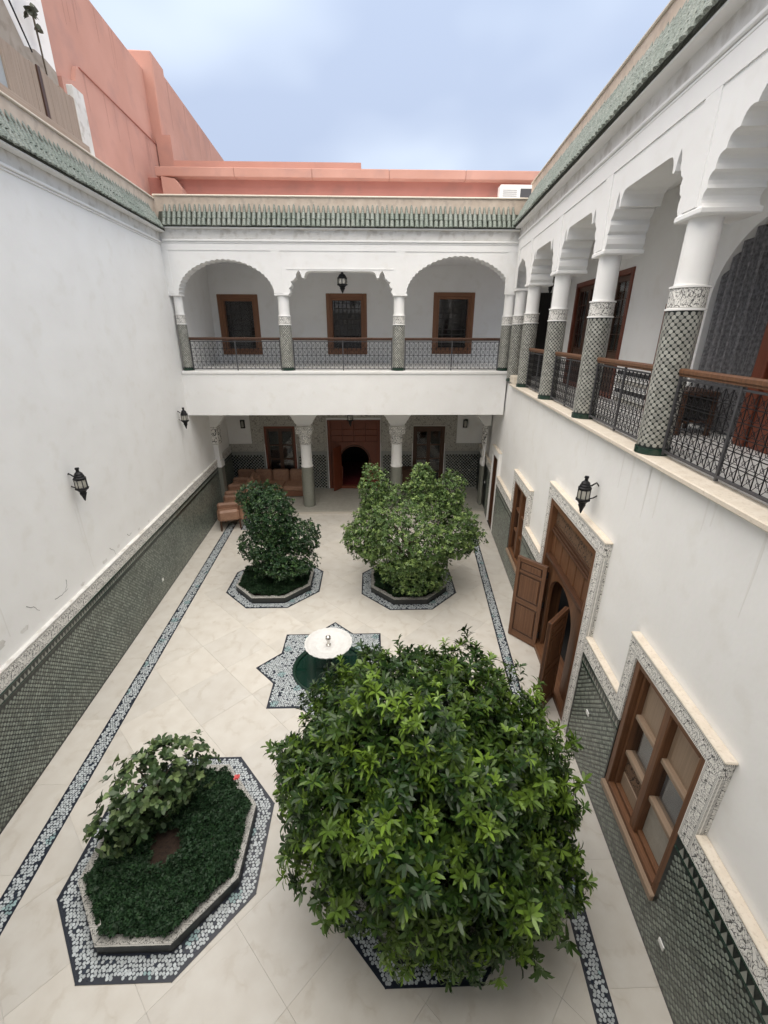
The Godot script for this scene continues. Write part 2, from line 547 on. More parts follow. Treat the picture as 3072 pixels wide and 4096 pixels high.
# ------------------------------------------------------------------ shared bits
func octagon(c: Vector2, hw: Vector2, f := 0.42) -> PackedVector2Array:
	var p := PackedVector2Array()
	for k in [[f, -1], [1, -f], [1, f], [f, 1], [-f, 1], [-1, f], [-1, -f], [-f, -1]]:
		p.append(c + Vector2(k[0] * hw.x, k[1] * hw.y))
	return p

func inset(p: PackedVector2Array, by: float) -> PackedVector2Array:
	var q := p.duplicate()
	if Geometry2D.is_polygon_clockwise(q): q.reverse()
	return Geometry2D.offset_polygon(q, -by, Geometry2D.JOIN_MITER)[0]

func hex_piece(r: float, h: float, sides := 6) -> ArrayMesh:   # a chip of glazed tile lying in xy, z up, with a worn edge
	var m := mb()
	var a := []
	var b := []
	var g := []
	for k in sides:
		var t := TAU * (k + .5) / sides
		a.append(Vector3(cos(t) * r * .82, sin(t) * r * .82, h))
		b.append(Vector3(cos(t) * r, sin(t) * r, h * .55))
		g.append(Vector3(cos(t) * r, sin(t) * r, 0))
	m.face(a, Vector3(0, 0, 1))
	for k in sides:
		var j := (k + 1) % sides
		var o: Vector3 = a[k] + a[j]
		m.face([b[k], b[j], a[j], a[k]], Vector3(o.x, o.y, .3)); m.face([g[k], g[j], b[j], b[k]], Vector3(o.x, o.y, 0))
	return m.mesh()

var chip: ArrayMesh
var cell: ArrayMesh
var tooth: ArrayMesh

func mosaic(parent: Node3D, inside: PackedVector2Array, outside: PackedVector2Array, y: float, pitch := 0.037) -> void:
	# chips of pale glazed tile in dark joints, in the ground plane
	var box := Rect2(inside[0], Vector2.ZERO)
	for p in inside: box = box.expand(p)
	var where := []
	var cols := []
	var row := 0
	var z := box.position.y
	while z < box.end.y:
		var x := box.position.x + (pitch * .5 if row % 2 else 0.0)
		while x < box.end.x:
			var q := Vector2(x + rng.randf_range(-.16, .16) * pitch, z + rng.randf_range(-.16, .16) * pitch)
			x += pitch
			if not Geometry2D.is_point_in_polygon(q, inside): continue
			if outside.size() > 2 and Geometry2D.is_point_in_polygon(q, outside): continue
			var f := rng.randf()
			var rose := 0.5 + 0.5 * sin(q.x * 9.0) * sin(q.y * 9.0)
			var g := Color(.50, .545, .565)
			if f < .07: g = Color(.03, .04, .06)
			elif rose > .90: g = Color(.30, .42, .43)
			g = g * rng.randf_range(.78, 1.12)
			var b := Basis(Vector3.UP, PI / 6 + rng.randf_range(-.22, .22)) * FLAT.basis
			b = b.scaled_local(Vector3(rng.randf_range(.82, 1.1), rng.randf_range(.82, 1.08), 1.0)) * (pitch / .043)
			where.append(Transform3D(b, Vector3(q.x, y, -q.y)))
			cols.append(g)
		z += pitch * .87
		row += 1
	pieces("mosaic_chip", "mosaic_chips", chip, M.zellige, parent, where, cols)

func outline(poly: PackedVector2Array, wdt: float, y0: float, y1: float) -> MB:
	var m := mb()
	m.xf = FLAT
	for i in poly.size():
		var a := poly[i]
		var b := poly[(i + 1) % poly.size()]
		var d := (b - a).normalized() * wdt * .5
		var s := Vector2(-d.y, d.x)
		m.prism(PackedVector2Array([a - d - s, b + d - s, b + d + s, a - d + s]), y0, y1 + i * .0001)
	return m

func lattice(parent: Node3D, x0: float, x1: float, y0: float, y1: float, z: float, holes: Array, dark := false, p := 0.075) -> void:
	# dado of pale eight sided tiles, corner to corner, dark squares between
	var where := []
	var cols := []
	var nx := int((x1 - x0) / p * 2)
	var ny := int((y1 - y0) / p * 2)
	for j in range(1, ny):
		for i in range(1, nx):
			if (i + j) % 2: continue
			var q := Vector2(x0 + i * p * .5, y0 + j * p * .5)
			var skip := false
			for h in holes:
				if h.grow(p * .42).has_point(q): skip = true
			if skip: continue
			var t := rng.randf_range(.62, 1.22) * (1.0 + .18 * noise_at.get_noise_2d(q.x * .9, q.y * .9))
			var g := Color(.215, .245, .21) * t
			if dark: g = Color(.014, .017, .016) * t
			var turn := PI / 8
			where.append(Transform3D((Basis(Vector3.BACK, turn) * Basis.from_euler(Vector3(rng.randf_range(-.03, .03), rng.randf_range(-.03, .03), 0))).scaled_local(Vector3(p / .075, p / .075, 1)), Vector3(q.x, q.y, z)))
			cols.append(g)
	pieces("zellige_tile", "zellige_tiles", cell, M.zellige, parent, where, cols, 0 if dark else 300)

func teeth(parent: Node3D, x0: float, x1: float, y0: float, hgt: float, z: float, holes: Array) -> void:
	var where := []
	var cols := []
	var p := 0.075
	for i in int((x1 - x0) / p):
		var q := Vector2(x0 + (i + .5) * p, y0 + hgt * .5)
		var skip := false
		for h in holes:
			if h.grow(p * .5).has_point(q): skip = true
		if skip: continue
		where.append(Transform3D(Basis.IDENTITY.scaled(Vector3(p, hgt, 1)), Vector3(q.x, y0, z)))
		cols.append(Color(.26, .27, .24) * rng.randf_range(.8, 1.15))
	pieces("zellige_tooth", "zellige_teeth", tooth, M.zellige, parent, where, cols, 120)

func carve(parent: Node3D, r: Rect2, z0: float, z1: float, upright: bool, m: Material, called := "carved_plaster_band") -> void:
	var b := mb()
	if upright:
		b.swap = true
		b.uvo = Vector2(0, r.position.x); b.uvs = Vector2(1.0 / (r.size.x * 2.0), 1.0 / r.size.x)
	else:
		b.uvo = Vector2(0, -r.end.y); b.uvs = Vector2(1.0 / (r.size.y * 2.0), 1.0 / r.size.y)
	b.box(Vector3(r.position.x, r.position.y, z0), Vector3(r.end.x, r.end.y, z1))
	part(called, b, m, parent)

func surround(parent: Node3D, outer: Rect2, inner: Rect2, y_low: float, z0: float, z1: float, m: Material) -> void:
	# a carved plaster frame, open below
	carve(parent, rect(outer.position.x, inner.position.x, y_low, inner.end.y), z0, z1, true, m, "carved_plaster_jamb")
	carve(parent, rect(inner.end.x, outer.end.x, y_low, inner.end.y), z0, z1, true, m, "carved_plaster_jamb")
	carve(parent, rect(outer.position.x, outer.end.x, inner.end.y, outer.end.y), z0, z1 + .002, false, m, "carved_plaster_lintel")
	var t := mb()
	t.box(Vector3(outer.position.x - .02, outer.end.y + .001, z0), Vector3(outer.end.x + .02, outer.end.y + .03, z1 + .012), .01)
	part("cap_moulding", t, M.cream, parent)

func barrel_tile(r: float, length: float, taper: float) -> ArrayMesh:
	var m := mb()
	var seg := 6
	for k in seg:
		var t0 := PI * k / seg
		var t1 := PI * (k + 1) / seg
		var a := Vector3(cos(t0), 0, sin(t0) * .8)
		var b := Vector3(cos(t1), 0, sin(t1) * .8)
		var A := a * r
		var B := b * r
		var C := b * r * taper + Vector3(0, length, 0)
		var D := a * r * taper + Vector3(0, length, 0)
		m.smooth(A, C, B, a, b, b); m.smooth(A, D, C, a, a, b)
		m.face([Vector3.ZERO, B, A], Vector3.DOWN)
		m.face([Vector3(0, length, 0), D, C], Vector3.UP)
	return m.mesh()

var tile_mesh: Array = []
var spike_mesh: Array = []

func tile_eave(wall: Node3D, x0: float, x1: float, y: float, z: float, parapet_top: float, ends := Vector2.ZERO, rows := 3) -> void:
	# rows of green barrel tiles leaning against a parapet, hung over the wall
	var roof := group_part("tile_roof", wall)
	var lean := Basis(Vector3.RIGHT, -0.49)
	var pitch := 0.121
	var step := lean * Vector3(0, .18, 0)
	var base := mb()
	base.prism(PackedVector2Array([Vector2(-z + .02, y), Vector2(-z + .03, y - .012), Vector2(.2, y - .012), Vector2(.2, y + .16 * rows - .18), Vector2(-z + .085 * rows - .035, y + .16 * rows - .145)]), x0, x1)
	for i in base.v.size():
		var p := base.v[i]
		base.v[i] = Vector3(p.z, p.y, -p.x)
		var q := base.n[i]
		base.n[i] = Vector3(q.z, q.y, -q.x)
	part("roof_bed", base, M.moss, roof)
	var so := mb()
	so.box(Vector3(x0, y - .04, -.05), Vector3(x1, y - .0125, z - .035), .006)
	part("soffit", so, M.plaster, roof)
	var n := int((x1 - x0 - ends.x - ends.y) / pitch)
	for row in rows:
		for i in n:
			var x := x0 + ends.x + (i + .5) * pitch + rng.randf_range(-.006, .006)
			var o := Vector3(x, y + .002, z) + step * row + Vector3(0, rng.randf_range(-.006, .006), .012 - .006 * row)
			var b := lean * Basis(Vector3.BACK, rng.randf_range(-.03, .03)) * Basis(Vector3.RIGHT, rng.randf_range(.07, .13))
			var k := clampi(int(noise_at.get_noise_2d(x * 1.3, row * 4.0 + x0) * 4.0 + rng.randf_range(.6, 4.2)), 0, 4)
			if row < rows - 1: part("roof_tile", tile_mesh[(i + row) % 3], M.roof[k], roof, Transform3D(b, o))
			else: part("ridge_tile", spike_mesh[i % 3], M.roof[k], roof, Transform3D(b.scaled_local(Vector3(1, rng.randf_range(.85, 1.15), 1)), o))
	var p := mb()
	p.box(Vector3(x0 - .1, y + .1, z - .75), Vector3(x1 + .1, parapet_top - .04, z + .03 - .085 * rows))
	part("parapet", p, M.coping, roof)
	p = mb()
	p.box(Vector3(x0 - .1, parapet_top - .04, z - .78), Vector3(x1 + .1, parapet_top, z + .06 - .085 * rows), .012)
	part("coping", p, M.cream, roof)

var noise_at: FastNoiseLite

func cornice(wall: Node3D, x0: float, x1: float, y_low: float, y_eave: float, z: float) -> void:
	var m := mb()
	m.box(Vector3(x0, y_low, z - .05), Vector3(x1, y_low + .035, z + .02), .008)
	m.box(Vector3(x0, y_low + .036, z - .05), Vector3(x1, y_low + .085, z + .045), .012)
	part("cornice", m, M.plaster, wall)
	m = mb()
	m.box(Vector3(x0, y_low + .086, z - .05), Vector3(x1, y_eave + .02, z + .014))
	part("frieze", m, M.aged, wall)

func scallops(x0: float, x1: float, ys: float, rise: float, n: int, bite: float, pointed := 0.0) -> Array:
	# underside of a scalloped arch, left to right
	var out := []
	var cx := (x0 + x1) / 2
	var a := (x1 - x0) / 2
	for i in n:
		for k in 5:
			var f := (i + k / 5.0) / n
			var t := PI * (1 - f)
			var e := Vector2(cos(t), sin(t))
			var r := 1.0 + pointed * pow(sin(t), 6)
			var s := bite * sin(PI * k / 5.0)
			out.append(Vector2(cx + e.x * (a + s * .7) * 1.0, ys + e.y * (rise * r + s)))
	out.append(Vector2(x1, ys))
	return out

func lobes(x0: float, x1: float, ys: float, sx: float, sy: float) -> Array:
	var q := [[0, 0], [.035, .06], [.035, .12], [.015, .17], [.055, .20], [.075, .27], [.055, .33], [.10, .36], [.125, .405], [.15, .43], [.155, .50], [.175, .56], [.20, .61], [.225, .56], [.245, .50], [.25, .44], [.27, .425], [.295, .43], [.305, .50], [.325, .55], [.36, .585], [.42, .595]]
	var l := []
	var r := []
	for p in q:
		l.append(Vector2(x0 + p[0] * sx, ys + p[1] * sy)); r.push_front(Vector2(x1 - p[0] * sx, ys + p[1] * sy))
	return l + r

func column(parent: Node3D, x: float, z: float, y0: float, ring0: float, ring1: float, top: float, r: float, detailed: bool) -> void:
	var c := group_part("column", parent, at(x, 0, z))
	var m := mb()
	m.lathe([Vector2(0, ring1), Vector2(r * .88, ring1), Vector2(r * .86, top)], 32)
	part("shaft", m, M.plaster, c)
	m = mb()
	m.uvo = Vector2(0, -ring1); m.uvs = Vector2(3.0 / (TAU * r), 1.0 / (ring1 - ring0))
	m.lathe([Vector2(r, ring0), Vector2(r, ring1)], 32)
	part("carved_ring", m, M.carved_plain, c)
	m = mb()
	for yy in [ring0 - .012, ring1]: m.lathe([Vector2(r * .8, yy - .012), Vector2(r + .014, yy - .006), Vector2(r + .014, yy + .012), Vector2(r * .8, yy + .02)], 32)
	part("ring_moulding", m, M.plaster, c)
	m = mb()
	m.lathe([Vector2(r - .003, y0 + .07), Vector2(r - .003, ring0 - .02)], 32)
	part("tile_core", m, M.zellige_back, c)
	m = mb()
	m.lathe([Vector2(r + .012, y0), Vector2(r + .012, y0 + .065), Vector2(r - .01, y0 + .072)], 32)
	part("base_ring", m, M.green_glaze, c)
	var where := []
	var cols := []
	var around := 16
	var p := TAU * r / around
	var rows := int((ring0 - .02 - y0 - .08) / p * 2)
	for j in rows:
		for i in around:
			var t := TAU * (i + (.5 if j % 2 else 0.0)) / around
			var b := Basis(Vector3.UP, t) * Basis(Vector3.BACK, PI / 4)
			where.append(Transform3D(b.scaled_local(Vector3(p / .068, p / .068, 1)), Basis(Vector3.UP, t) * Vector3(0, y0 + .09 + (j + .5) * p * .5, r - .005)))
			cols.append(Color(.37, .37, .335) * rng.randf_range(.7, 1.15))
	pieces("zellige_tile", "zellige_tiles", cell, M.zellige, c, where, cols, 300 if detailed else 0)

func rail_bar(a: Vector3, b: Vector3, r: float) -> MB:
	var m := mb()
	m.tube([a, b], r, r, 5)
	return m

func railing(xf: Transform3D, w: float, h: float, label: String, grp: String, fine: bool) -> Node3D:
	var o := thing("railing", xf, label, "railing", grp)
	var m := mb()
	m.box(Vector3(0, h - .055, -.035), Vector3(w, h, .035), .012)
	m.box(Vector3(0, h - .075, -.022), Vector3(w, h - .056, .022), .004)
	m.swap = true
	part("handrail", m, M.wood_dark if fine else M.wood, o)
	m = mb()
	m.box(Vector3(0, .03, -.014), Vector3(w, .055, .014), .003)
	part("bottom_rail", m, M.iron_soft, o)
	m = mb()
	m.box(Vector3(0, h - .115, -.01), Vector3(w, h - .095, .01), .003)
	part("top_rail", m, M.iron_soft, o)
	var n := int(round(w / (.125 if fine else .105)))
	var bar := rail_bar(Vector3(0, .05, 0), Vector3(0, h - .1, 0), .0055).mesh()
	for i in n + 1: part("bar", bar, M.iron, o, at(.012 + (w - .024) * i / n, 0, 0))
	var post := mb()
	post.box(Vector3(-.014, 0, -.014), Vector3(.014, h - .07, .014), .003)
	var pm := post.mesh()
	for x in [.016, w * .5, w - .016]: part("post", pm, M.iron_soft, o, at(x, 0, .003))
	var g := mb()
	var rows := 4 if fine else 6
	var y0 := .055
	var y1 := h - .115
	for j in range(1, rows):
		var y := y0 + (y1 - y0) * j / rows
		g.tube([Vector3(0, y, .006), Vector3(w, y, .006)], .005, .005, 4, false)
		if not fine: g.tube([Vector3(0, y + .028, .006), Vector3(w, y + .028, .006)], .003, .003, 4, false)
	var dx := w / n
	for i in n:
		for j in rows:
			var xa := dx * i
			var ya := y0 + (y1 - y0) * j / rows
			var yb := y0 + (y1 - y0) * (j + 1) / rows
			var cx := xa + dx * .5
			var cy := (ya + yb) * .5
			g.tube([Vector3(xa, ya, -.004), Vector3(cx, cy, -.004), Vector3(xa + dx, ya, -.004)], .0036, .0036, 4, false)
			g.tube([Vector3(xa, yb, -.004), Vector3(cx, cy, -.004), Vector3(xa + dx, yb, -.004)], .0036, .0036, 4, false)
			var pts := []
			for k in 7: pts.append(Vector3(cx + cos(TAU * k / 6) * dx * .2, cy + sin(TAU * k / 6) * dx * .2, .002))
			g.tube(pts, .003, .003, 4, false)
	part("grille", g, M.iron, o)
	return o

func lantern(xf: Transform3D, s: float, label: String, grp: String, bracket: bool) -> Node3D:
	# eight sided iron lantern; its origin is the tip of the finial on top
	var o := thing("lantern", xf, label, "lantern", grp)
	var B := Basis.from_scale(Vector3(s, s, s))
	var sx := Transform3D(B, Vector3.ZERO)
	var m := mb()
	m.lathe([Vector2(.0, -.19), Vector2(.095, -.19), Vector2(.098, -.175), Vector2(.08, -.16), Vector2(.078, -.14), Vector2(.066, -.125), Vector2(.064, -.105), Vector2(.045, -.085), Vector2(.026, -.07), Vector2(.024, -.035), Vector2(.034, -.03), Vector2(.03, -.005), Vector2(0, 0)], 8)
	part("cap", m, M.iron, o, sx)
	m = mb()
	for k in 8:
		var t := TAU * k / 8
		var c := Vector3(cos(t), 0, -sin(t)) * .088
		m.tube([c + Vector3(0, -.19, 0), c + Vector3(0, -.335, 0)], .007, .007, 4, false)
	m.lathe([Vector2(0, -.19), Vector2(.094, -.19), Vector2(.094, -.205), Vector2(.075, -.206)], 8)
	part("cage", m, M.iron, o, sx)
	m = mb()
	m.lathe([Vector2(0, -.58), Vector2(.012, -.56), Vector2(.03, -.50), Vector2(.05, -.45), Vector2(.054, -.435), Vector2(.045, -.425), Vector2(.07, -.385), Vector2(.104, -.36), Vector2(.106, -.345), Vector2(.09, -.335), Vector2(0, -.335)], 8)
	part("pendant_tip", m, M.iron, o, sx)
	for k in 8:
		var t := TAU * (k + .5) / 8
		var q := mb()
		q.box(Vector3(-.026, -.33, -.002), Vector3(.026, -.207, .002))
		part("pane", q, M.lamp_glass, o, Transform3D(Basis(Vector3.UP, t + PI / 2) * B, Vector3(cos(t), 0, -sin(t)) * .079 * s))
	if bracket:
		m = mb()
		m.tube([Vector3(0, -.16, -.20), Vector3(0, -.10, -.15), Vector3(0, -.15, -.08)], .012, .012, 6)
		m.box(Vector3(-.03, -.30, -.215), Vector3(.03, -.08, -.195), .004)
		m.tube([Vector3(0, -.29, -.20), Vector3(0, -.33, -.14), Vector3(0, -.345, -.09)], .009, .009, 6)
		part("bracket", m, M.iron, o, sx)
	else:
		m = mb()
		m.tube([Vector3(0, -.01, 0), Vector3(0, .28, 0)], .008, .008, 5)
		part("chain", m, M.iron, o, sx)
	return o

# ------------------------------------------------------------------ the ground
func make_ground() -> void:
	var g := structure("ground")
	var m := mb()
	m.box(Vector3(-150, -.4, -150), Vector3(150, -.12, 150))
	part("earth", m, M.ground, g)
	var f := structure("courtyard_floor")
	m = mb()
	m.box(Vector3(-7, -.12, -17.2), Vector3(6, -.06, 2))
	part("floor_bed", m, M.joint, f)
	var slab := func(poly: PackedVector2Array, dy: float) -> void:
		if poly.size() < 3: return
		var q := Geometry2D.offset_polygon(poly if not Geometry2D.is_polygon_clockwise(poly) else _rev(poly), -.0009)
		if q.is_empty() or q[0].size() < 3: return
		var b := mb()
		b.xf = FLAT
		b.prism(q[0], -.06, dy, false)
		part("marble_slab", b, M.slab[rng.randi() % 7], f)
	var pool := PackedVector2Array()
	for k in 40: pool.append(Vector2(-.84 + cos(TAU * k / 40) * .65, 6.66 + sin(TAU * k / 40) * .65))
	var lb := func(Z: float) -> Vector2: return Vector2(-(4.02 + .0555 * Z), -(3.79 + .0535 * Z))
	var rb := func(Z: float) -> Vector2: return Vector2(1.83 + .096 * Z, 2.03 + .096 * Z)
	var field := PackedVector2Array([Vector2(lb.call(-1.2).y, -1.2), Vector2(rb.call(-1.2).x, -1.2), Vector2(rb.call(14.3).x, 14.3), Vector2(lb.call(14.3).y, 14.3)])
	var s := 0.92
	for i in range(-20, 21):
		for j in range(-4, 26):
			var c := Vector2(-.84 + (i - j + 8) * s * .7071, 6.66 + (i + j - 14) * s * .7071)
			var sq := PackedVector2Array()
			for k in 4: sq.append(c + Vector2(cos(TAU * k / 4), sin(TAU * k / 4)) * s * .7071)
			for part_ in Geometry2D.intersect_polygons(sq, field):
				for rest in Geometry2D.clip_polygons(part_, pool):
					slab.call(rest, rng.randf_range(-.0008, .0008))
	var Z := -1.2
	while Z < 14.2:
		var z1 := minf(Z + 1.12, 14.3)
		slab.call(PackedVector2Array([Vector2(-(4.56 + .0529 * Z), Z), Vector2(lb.call(Z).x, Z), Vector2(lb.call(z1).x, z1), Vector2(-(4.56 + .0529 * z1), z1)]), 0.0)
		z1 = minf(Z + 1.12, 14.3)
		slab.call(PackedVector2Array([Vector2(rb.call(Z).y, Z), Vector2(2.62 + .096 * Z, Z), Vector2(2.62 + .096 * z1, z1), Vector2(rb.call(z1).y, z1)]), 0.0)
		Z = z1
	# mosaic bands
	for side in 2:
		var fn: Callable = lb if side == 0 else rb
		var band := PackedVector2Array([Vector2(fn.call(-1.2).x, -1.2), Vector2(fn.call(-1.2).y, -1.2), Vector2(fn.call(13.6).y, 13.6), Vector2(fn.call(13.6).x, 13.6)])
		var holder := group_part("mosaic_band", f)
		var b := mb()
		b.xf = FLAT
		b.prism(band, -.05, .001, false)
		part("band_bed", b, M.navy, holder)
		mosaic(holder, inset(band, .030), PackedVector2Array(), .001)
	# the raised floor of the lower gallery
	var p := structure("gallery_floor")
	m = mb()
	m.box(Vector3(-5.6, -.06, -16.7), Vector3(4.3, .085, -14.30))
	part("floor_bed", m, M.joint, p)
	for i in 11:
		for j in 3:
			var b := mb()
			b.box(Vector3(-5.6 + i * .9 + .001, .085, -14.285 - (j + 1) * .81 + .001), Vector3(minf(-5.6 + (i + 1) * .9, 4.3) - .001, .12, -14.285 - j * .81 - .001), .002)
			part("stone_slab", b, M.grey_tile, p)

func _rev(p: PackedVector2Array) -> PackedVector2Array:
	var q := p.duplicate()
	q.reverse()
	return q

# ------------------------------------------------------------------ left wall
func make_left_wall() -> void:
	var o := thing("courtyard_wall", FL, "tall plain white courtyard wall on the left with tiled dado", "wall")
	var x0 := lx(-2.2)
	var x1 := lx(16.7)
	var m := mb()
	m.box(Vector3(x0, -.1, -.5), Vector3(x1, 8.20, -.06))
	part("plaster_face", m, M.plaster, o)
	m = mb()
	m.box(Vector3(x0, -.06, -.059), Vector3(x1, 1.60, -.004))
	part("dado_bed", m, M.zellige_back, o)
	var d := group_part("tiled_dado", o)
	lattice(d, x0, x1, .02, 1.44, -.005, [])
	teeth(d, x0, x1, 1.475, .075, -.004, [])
	m = mb()
	m.box(Vector3(x0, 1.445, -.01), Vector3(x1, 1.468, .001), .003)
	part("green_moulding", m, M.green_glaze, d)
	m = mb()
	m.box(Vector3(x0, 1.562, -.02), Vector3(x1, 1.598, .012), .008)
	part("green_moulding", m, M.green_glaze, d)
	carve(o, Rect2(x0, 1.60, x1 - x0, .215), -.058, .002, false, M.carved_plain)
	m = mb()
	m.box(Vector3(x0, 1.816, -.07), Vector3(x1, 1.848, .010), .012)
	part("dado_cap", m, M.aged, o)
	m = mb()
	m.box(Vector3(0, -.035, 0), Vector3(.075, .035, .012), .004)
	part("wall_socket", m, M.white_plastic, o, at(lx(9.2), .42, .001))
	cornice(o, lx(-2.2), lx(ZB), 7.88, 8.20, -.06)
	tile_eave(o, lx(4.4), lx(12.9), 8.19, .13, 8.89, Vector2(0, .25))
	# damp patches where the plaster has flaked off above the dado
	for k in [[4.75, 2.10, .10], [4.62, 1.99, .06], [7.35, 1.93, .07], [7.9, 1.97, .05], [6.6, 1.91, .05], [5.2, 2.03, .07], [8.8, 1.93, .04], [9.3, 1.91, .045]]:
		var poly := PackedVector2Array()
		for i in 14:
			var t := TAU * i / 14
			poly.append(Vector2(lx(k[0]) + cos(t) * k[2] * rng.randf_range(.7, 1.7), k[1] + sin(t) * k[2] * rng.randf_range(.35, .75)))
		m = mb()
		m.prism(poly, -.0585, -.0575, false)
		part("flaked_patch", m, M.aged, o)
	drips(o, [[lx(7.0), 3.22, 1.2, .035], [lx(6.93), 3.15, .8, .02], [lx(12.12), 3.38, 1.5, .022], [lx(4.95), 2.9, .8, .03], [lx(4.7), 2.75, .6, .04]], -.0593)
	for k in [[4.72, 2.42, .55, 2.2], [5.35, 2.30, .35, 1.2], [6.25, 2.2, .22, .9], [7.6, 2.08, .3, .5], [8.3, 2.05, .25, .6], [5.9, 2.06, .4, .2]]:
		var cm := mb()
		var pts := []
		var q := Vector2(lx(k[0]), k[1])
		var heading: float = -k[3]
		for i in 7:
			pts.append(q)
			heading += rng.randf_range(-.7, .7)
			q += Vector2(cos(heading), sin(heading)) * k[2] / 7.0
		for i in 6:
			var a: Vector2 = pts[i]
			var b: Vector2 = pts[i + 1]
			var sd := (b - a).orthogonal().normalized() * .0045 * (1.0 - i / 9.0)
			cm.prism(PackedVector2Array([a - sd, b - sd * .8, b + sd * .8, a + sd]), -.0592, -.0586 + i * .00005, false)
		part("plaster_crack", cm, M.iron_soft, o)
	# a cable stub and cracks in the plaster
	var crack := mb()
	crack.tube([Vector3(lx(4.95), 3.24, -.06), Vector3(lx(5.02), 3.17, -.055), Vector3(lx(5.05), 3.02, -.05), Vector3(lx(5.06), 2.93, -.056)], .006, .003, 4)
	part("cable_stub", crack, M.iron, o)

# ------------------------------------------------------------------ windows and doors
func leaf_panel(parent: Node3D, r: Rect2, z: float, frame_m: Material, panel_m: Material, called := "panel") -> void:
	var m := mb()
	m.box(Vector3(r.position.x, r.position.y, z - .02), Vector3(r.end.x, r.end.y, z - .006))
	part(called, m, panel_m, parent)
	var i := r.grow(-minf(.05, minf(r.size.x, r.size.y) * .2))
	m = mb()
	m.box(Vector3(i.position.x, i.position.y, z - .012), Vector3(i.end.x, i.end.y, z + .008), .012)
	part("raised_field", m, panel_m, parent)

func frame_rect(r: Rect2, w: float, z0: float, z1: float, bev := .006) -> MB:
	var m := mb()
	m.box(Vector3(r.position.x, r.position.y, z0), Vector3(r.position.x + w, r.end.y, z1), bev)
	m.box(Vector3(r.end.x - w, r.position.y, z0), Vector3(r.end.x, r.end.y, z1), bev)
	m.swap = true
	m.box(Vector3(r.position.x + w, r.position.y, z0), Vector3(r.end.x - w, r.position.y + w, z1 - .001), bev)
	m.box(Vector3(r.position.x + w, r.end.y - w, z0), Vector3(r.end.x - w, r.end.y, z1 - .001), bev)
	return m

func right_window(o: Node3D, r: Rect2, near: bool) -> void:
	var w := group_part("window", o)
	part("frame", frame_rect(r, .085, -.2, -.012), M.wood, w)
	var q := r.grow(-.087)
	part("sash", frame_rect(q, .05, -.22, -.075), M.wood_dark if not near else M.wood, w)
	var c := q.position.x + q.size.x / 2
	var m := mb()
	m.box(Vector3(c - .055, q.position.y, -.2), Vector3(c + .055, q.end.y, -.045), .012)
	part("mullion", m, M.wood, w)
	var sill := mb()
	sill.swap = true
	sill.box(Vector3(r.position.x, r.position.y - .05, -.2), Vector3(r.end.x, r.position.y + .03, .035), .008)
	part("sill", sill, M.wood_pale, w)
	var h := q.size.y
	for s in 2:
		var a := q.position.x + .05 if s == 0 else c + .055
		var b := c - .055 if s == 0 else q.end.x - .05
		var y1 := q.position.y + h * .33
		var y2 := q.position.y + h * .645
		leaf_panel(w, rect(a, b, y2 + .03, q.end.y - .05), -.13, M.wood, M.wood_pale if near else M.wood, "upper_panel")
		for yy in [y1, y2]:
			var bar := mb()
			bar.swap = true
			bar.box(Vector3(a, yy - .03, -.18), Vector3(b, yy + .03, -.08), .008)
			part("cross_bar", bar, M.wood_pale if near else M.wood, w)
		m = mb()
		m.box(Vector3(a, y1 + .03, -.142), Vector3(b, y2 - .03, -.138))
		part("pane", m, M.glass, w)
		if s == 0 and near:
			carve(w, rect(a, b, q.position.y + .26, y1 - .03), -.15, -.128, false, M.carved_brown, "carved_panel")
			m = mb()
			m.box(Vector3(a, q.position.y + .05, -.15), Vector3(b, q.position.y + .255, -.122), .01)
			part("lower_panel", m, M.wood_pale, w)
		else:
			m = mb()
			m.box(Vector3(a, q.position.y + .05, -.15), Vector3(b, y1 - .03, -.125), .012)
			part("lower_panel", m, M.cream_paint if near else M.wood, w)
	m = mb()
	m.box(Vector3(r.position.x, r.position.y, -.34), Vector3(r.end.x, r.end.y, -.33))
	part("net_curtain", m, M.net if near else M.room, w)

func drips(o: Node3D, list: Array, z: float, stain: Material = null) -> void:   # rain and rust runs down the plaster
	for k in list:
		var m := mb()
		var l := PackedVector2Array()
		var r := PackedVector2Array()
		for i in 9:
			var t := i / 8.0
			var w: float = k[3] * (1.0 - .75 * t) * rng.randf_range(.7, 1.2)
			var x: float = k[0] + sin(t * 3.0 + k[0] * 9.0) * k[3] * .10
			l.append(Vector2(x - w * .5, k[1] - t * k[2])); r.append(Vector2(x + w * .5, k[1] - t * k[2]))
		r.reverse()
		m.prism(l + r, z, z + .0008, false)
		part("drip_stain", m, stain if stain else M.stain, o)

